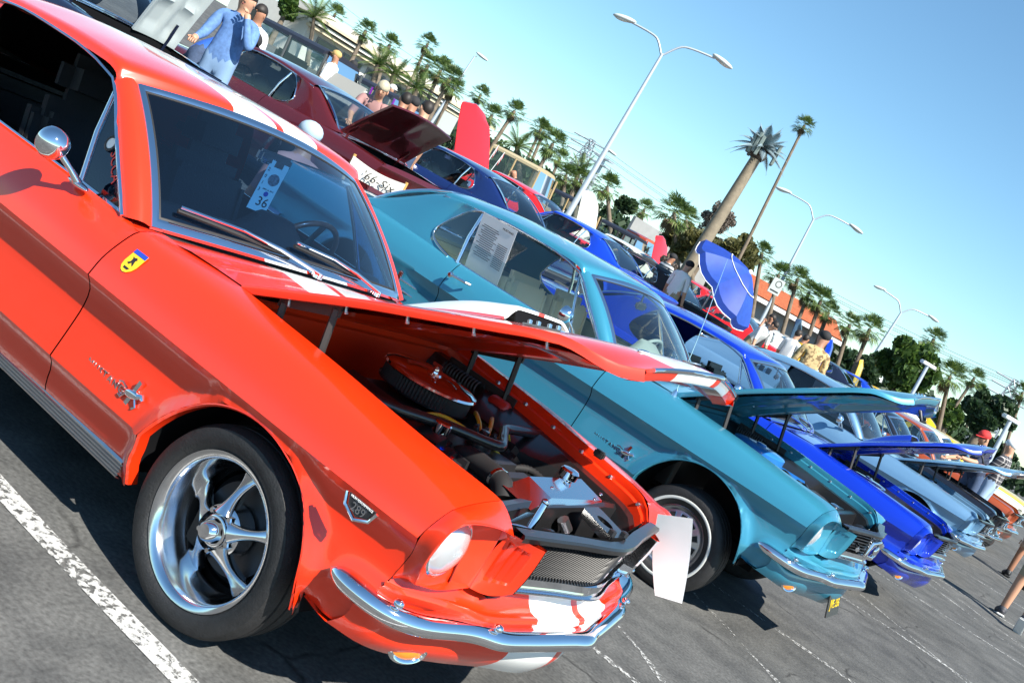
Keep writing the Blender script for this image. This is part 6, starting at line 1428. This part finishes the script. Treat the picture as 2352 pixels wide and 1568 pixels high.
for p, d, lab in (((1027, 283), 60, 'pale notice on a post right of the palm cluster'),):
    q = at(p, d); S = B('notice_board', MB().bbox((0, 0, 0), (.05, .9, 1.1), .01), plain('sign_grey', (.62, .65, .62)), None); S.location = q; S.rotation_euler = (0, 0, radians(-50)); tag(S, lab, 'sign'); B('sign_post', MB().tube([(0, 0, -.5), (-.3, 0, -3)], .05, 8), LPM, S)
# ------------------------------------------------------------------ pylons, wires, utility pole
PYM = plain('galvanised_steel', (.32, .36, .40), .5, .4)
def pylon(top, base, d, lab, w0=3.2):
    t = at(top, d); b = at(base, d); b.z = ground_z(b.x); b.x, b.y = t.x+(b.x-t.x)*.3, t.y+(b.y-t.y)*.3; R = empty('power_pylon', b); tag(R, lab, 'pylon', 'power pylons beyond the lot'); cl = t-b; m = MB(); n = 9
    def P(i, k): f = i/n; w_ = lerp(w0, .5, f**.8); a = pi/4+k*pi/2; return cl*f+Vector((cos(a)*w_, sin(a)*w_, 0))
    for i in range(n):
        for k in range(4): m.tube([P(i, k), P(i+1, k)], .09, 4, caps=False); m.tube([P(i, k), P(i+1, (k+1) % 4)], .06, 4, caps=False); m.tube([P(i, (k+1) % 4), P(i+1, k)], .06, 4, caps=False); m.tube([P(i+1, k), P(i+1, (k+1) % 4)], .06, 4, caps=False)
    B('lattice', m, PYM, R, 0)
    for f in (.97, .86, .75): B('cross_arm', MB().tube([cl*f+Vector((-2.6, -2.0, 0)), cl*f+Vector((2.6, 2.0, 0))], .12, 4), PYM, R, 0)
    return b+cl
p1 = pylon((1362, 322), (1315, 395), 170, 'steel lattice pylon left of the large lamp post'); p2 = pylon((2335, 873), (2305, 930), 150, 'steel lattice pylon at the right edge of the sky')
q = at((1388, 365), 90); q0 = at((1370, 400), 90); U2 = empty('utility_pole', (q0.x, q0.y, ground_z(q0.x))); tag(U2, 'utility pole with cross arms beside the large lamp post', 'pole'); B('pole', MB().tube([(0, 0, 0), q-Vector(U2.location)], .2, 8), LPM, U2)
for f in (1, .9): B('cross_arm', MB().box((q-Vector(U2.location))*f, (1.6, 1.2, .12)), LPM, U2, 0)
WIRE = plain('wire_dark', (.08, .09, .1), .6)
def wire(a, b, da, db, lab):
    A, Bq = at(a, da), at(b, db); o = B('power_line', MB().tube([A.lerp(Bq, k/20)-Vector((0, 0, 2.2*4*(k/20)*(1-k/20))) for k in range(21)], .028, 4), WIRE, None, 60); tag(o, lab, 'cable', 'power lines across the sky')
for i, (a, b) in enumerate((((560, -60), (1362, 322)), ((600, -60), (1358, 332)), ((650, -50), (1368, 338)), ((700, -60), (1354, 345)), ((1362, 322), (2335, 873)), ((1358, 332), (2331, 880)), ((1366, 342), (2338, 888)), ((1356, 352), (2330, 896)))):
    wire(a, b, 150 if i < 4 else 170, 170 if i < 4 else 150, 'thin overhead cable %s the left pylon, %s from the top' % ('left of' if i < 4 else 'right of', ('first', 'second', 'third', 'fourth')[i % 4]))
# ------------------------------------------------------------------ buildings
def building():
    x = -52; pL, pR = on((700, 78), 0, x), on((1082, 268), 0, x); R = empty('commercial_building', (x, pL.y, ground_z(x))); tag(R, 'long low white commercial building with banded flat eaves behind the palms', 'building'); Ln = pR.y-pL.y+2; h = 3.2
    wallm = plain('stucco_white', (.66, .64, .58), .8, noise=.06, nscale=2); B('wall', MB().box((-4, Ln/2, h/2-.3), (8, Ln, h)), wallm, R, 0)
    for k in range(3): B('eave_band', MB().box((.35+.1*k, Ln/2, h-.75+.32*k), (.9+.2*k, Ln+.4+.1*k, .2)), plain('eave_cream', (.62, .52, .36), .7) if k != 1 else plain('eave_pale', (.7, .68, .6), .7), R, 0)
    B('parapet', MB().box((-3.5, Ln/2, h+.28), (7, Ln-.5, .5)), wallm, R, 0)
    for k in range(7): f = B('window', MB().box((.04, Ln*(.1+.125*k), h*.42), (.08, 2.2, 1.5)), plain('window_frame', (.25, .25, .26), .5), R, 0); B('pane', MB().box((.09, Ln*(.1+.125*k), h*.42), (.02, 2.0, 1.3)), plain('pane_dark', (.03, .04, .05), .08, coat=.5), f, 0)
building()
def tiled():
    d = 62; pL, pR = at((1735, 665), d), at((1915, 770), d); R = empty('tiled_building', (pL.x, pL.y, ground_z(pL.x))); tag(R, 'low building with orange tiled roof behind the row of palms', 'building'); v = pR-pL; v.z = 0; Ln = v.length; an = atan2(v.y, v.x)-pi/2; R.rotation_euler = (0, 0, an); hz = 2.3
    B('wall', MB().box((-3, Ln/2, hz/2), (6, Ln, hz)), plain('grey_stucco', (.30, .31, .31), .85, noise=.1, nscale=2), R, 0)
    TL = plain('roof_tile', (.46, .13, .05), .75, noise=.25, nscale=5)
    rf = B('roof', MB().prism([(.6, -.5, hz), (-6.6, -.5, hz), (-3, -.5, hz+1.0)], (0, Ln+1, 0)), TL, R, 0)
    for k in range(60): B('tile_course', MB().tube([(.62, -.4+k*(Ln+.8)/59, hz+.02), (-2.98, -.4+k*(Ln+.8)/59, hz+1.04)], .07, 5, caps=False), TL, rf, 60)
    B('fascia', MB().box((.62, Ln/2, hz-.12), (.1, Ln+1, .25)), WHITE, R, 0)
tiled()
wq = [at((1420, 560), 60), at((1770, 760), 75)]
def bwall():
    a, b = wq; a.z = ground_z(a.x); b.z = ground_z(b.x); v = b-a; n_ = Vector((v.y, -v.x, 0)).normalized()*.2
    return MB().prism([a, b, b+Vector((0, 0, 2.6)), a+Vector((0, 0, 2.6))], n_)
tag(B('boundary_wall', bwall(), plain('grey_stucco', (.30, .31, .31)), None, 0), 'plain grey boundary wall behind the parasol', 'wall')

def hedge():
    r = random.Random(21); bl = []
    for a, b, da, db in (((1690, 650), (2352, 1020), 66, 66), ((1070, 300), (1500, 555), 75, 70)):
        for k in range(34):
            t = k/33; q = at((lerp(a[0], b[0], t), lerp(a[1], b[1], t)), lerp(da, db, t)); bl.append((q.x+r.uniform(-1, 1), q.y+r.uniform(-1, 1), ground_z(q.x)+1.1+r.uniform(-.3, .5), r.uniform(.9, 1.5)))
    return leafy(22, bl, 14000, .2)
hg = B('shrub_hedge', hedge(), LEAF2, None, 0); kind(hg, 'stuff'); hg['label'] = 'dark green hedge of shrubs along the far edge of the lot'; hg['category'] = 'hedge'
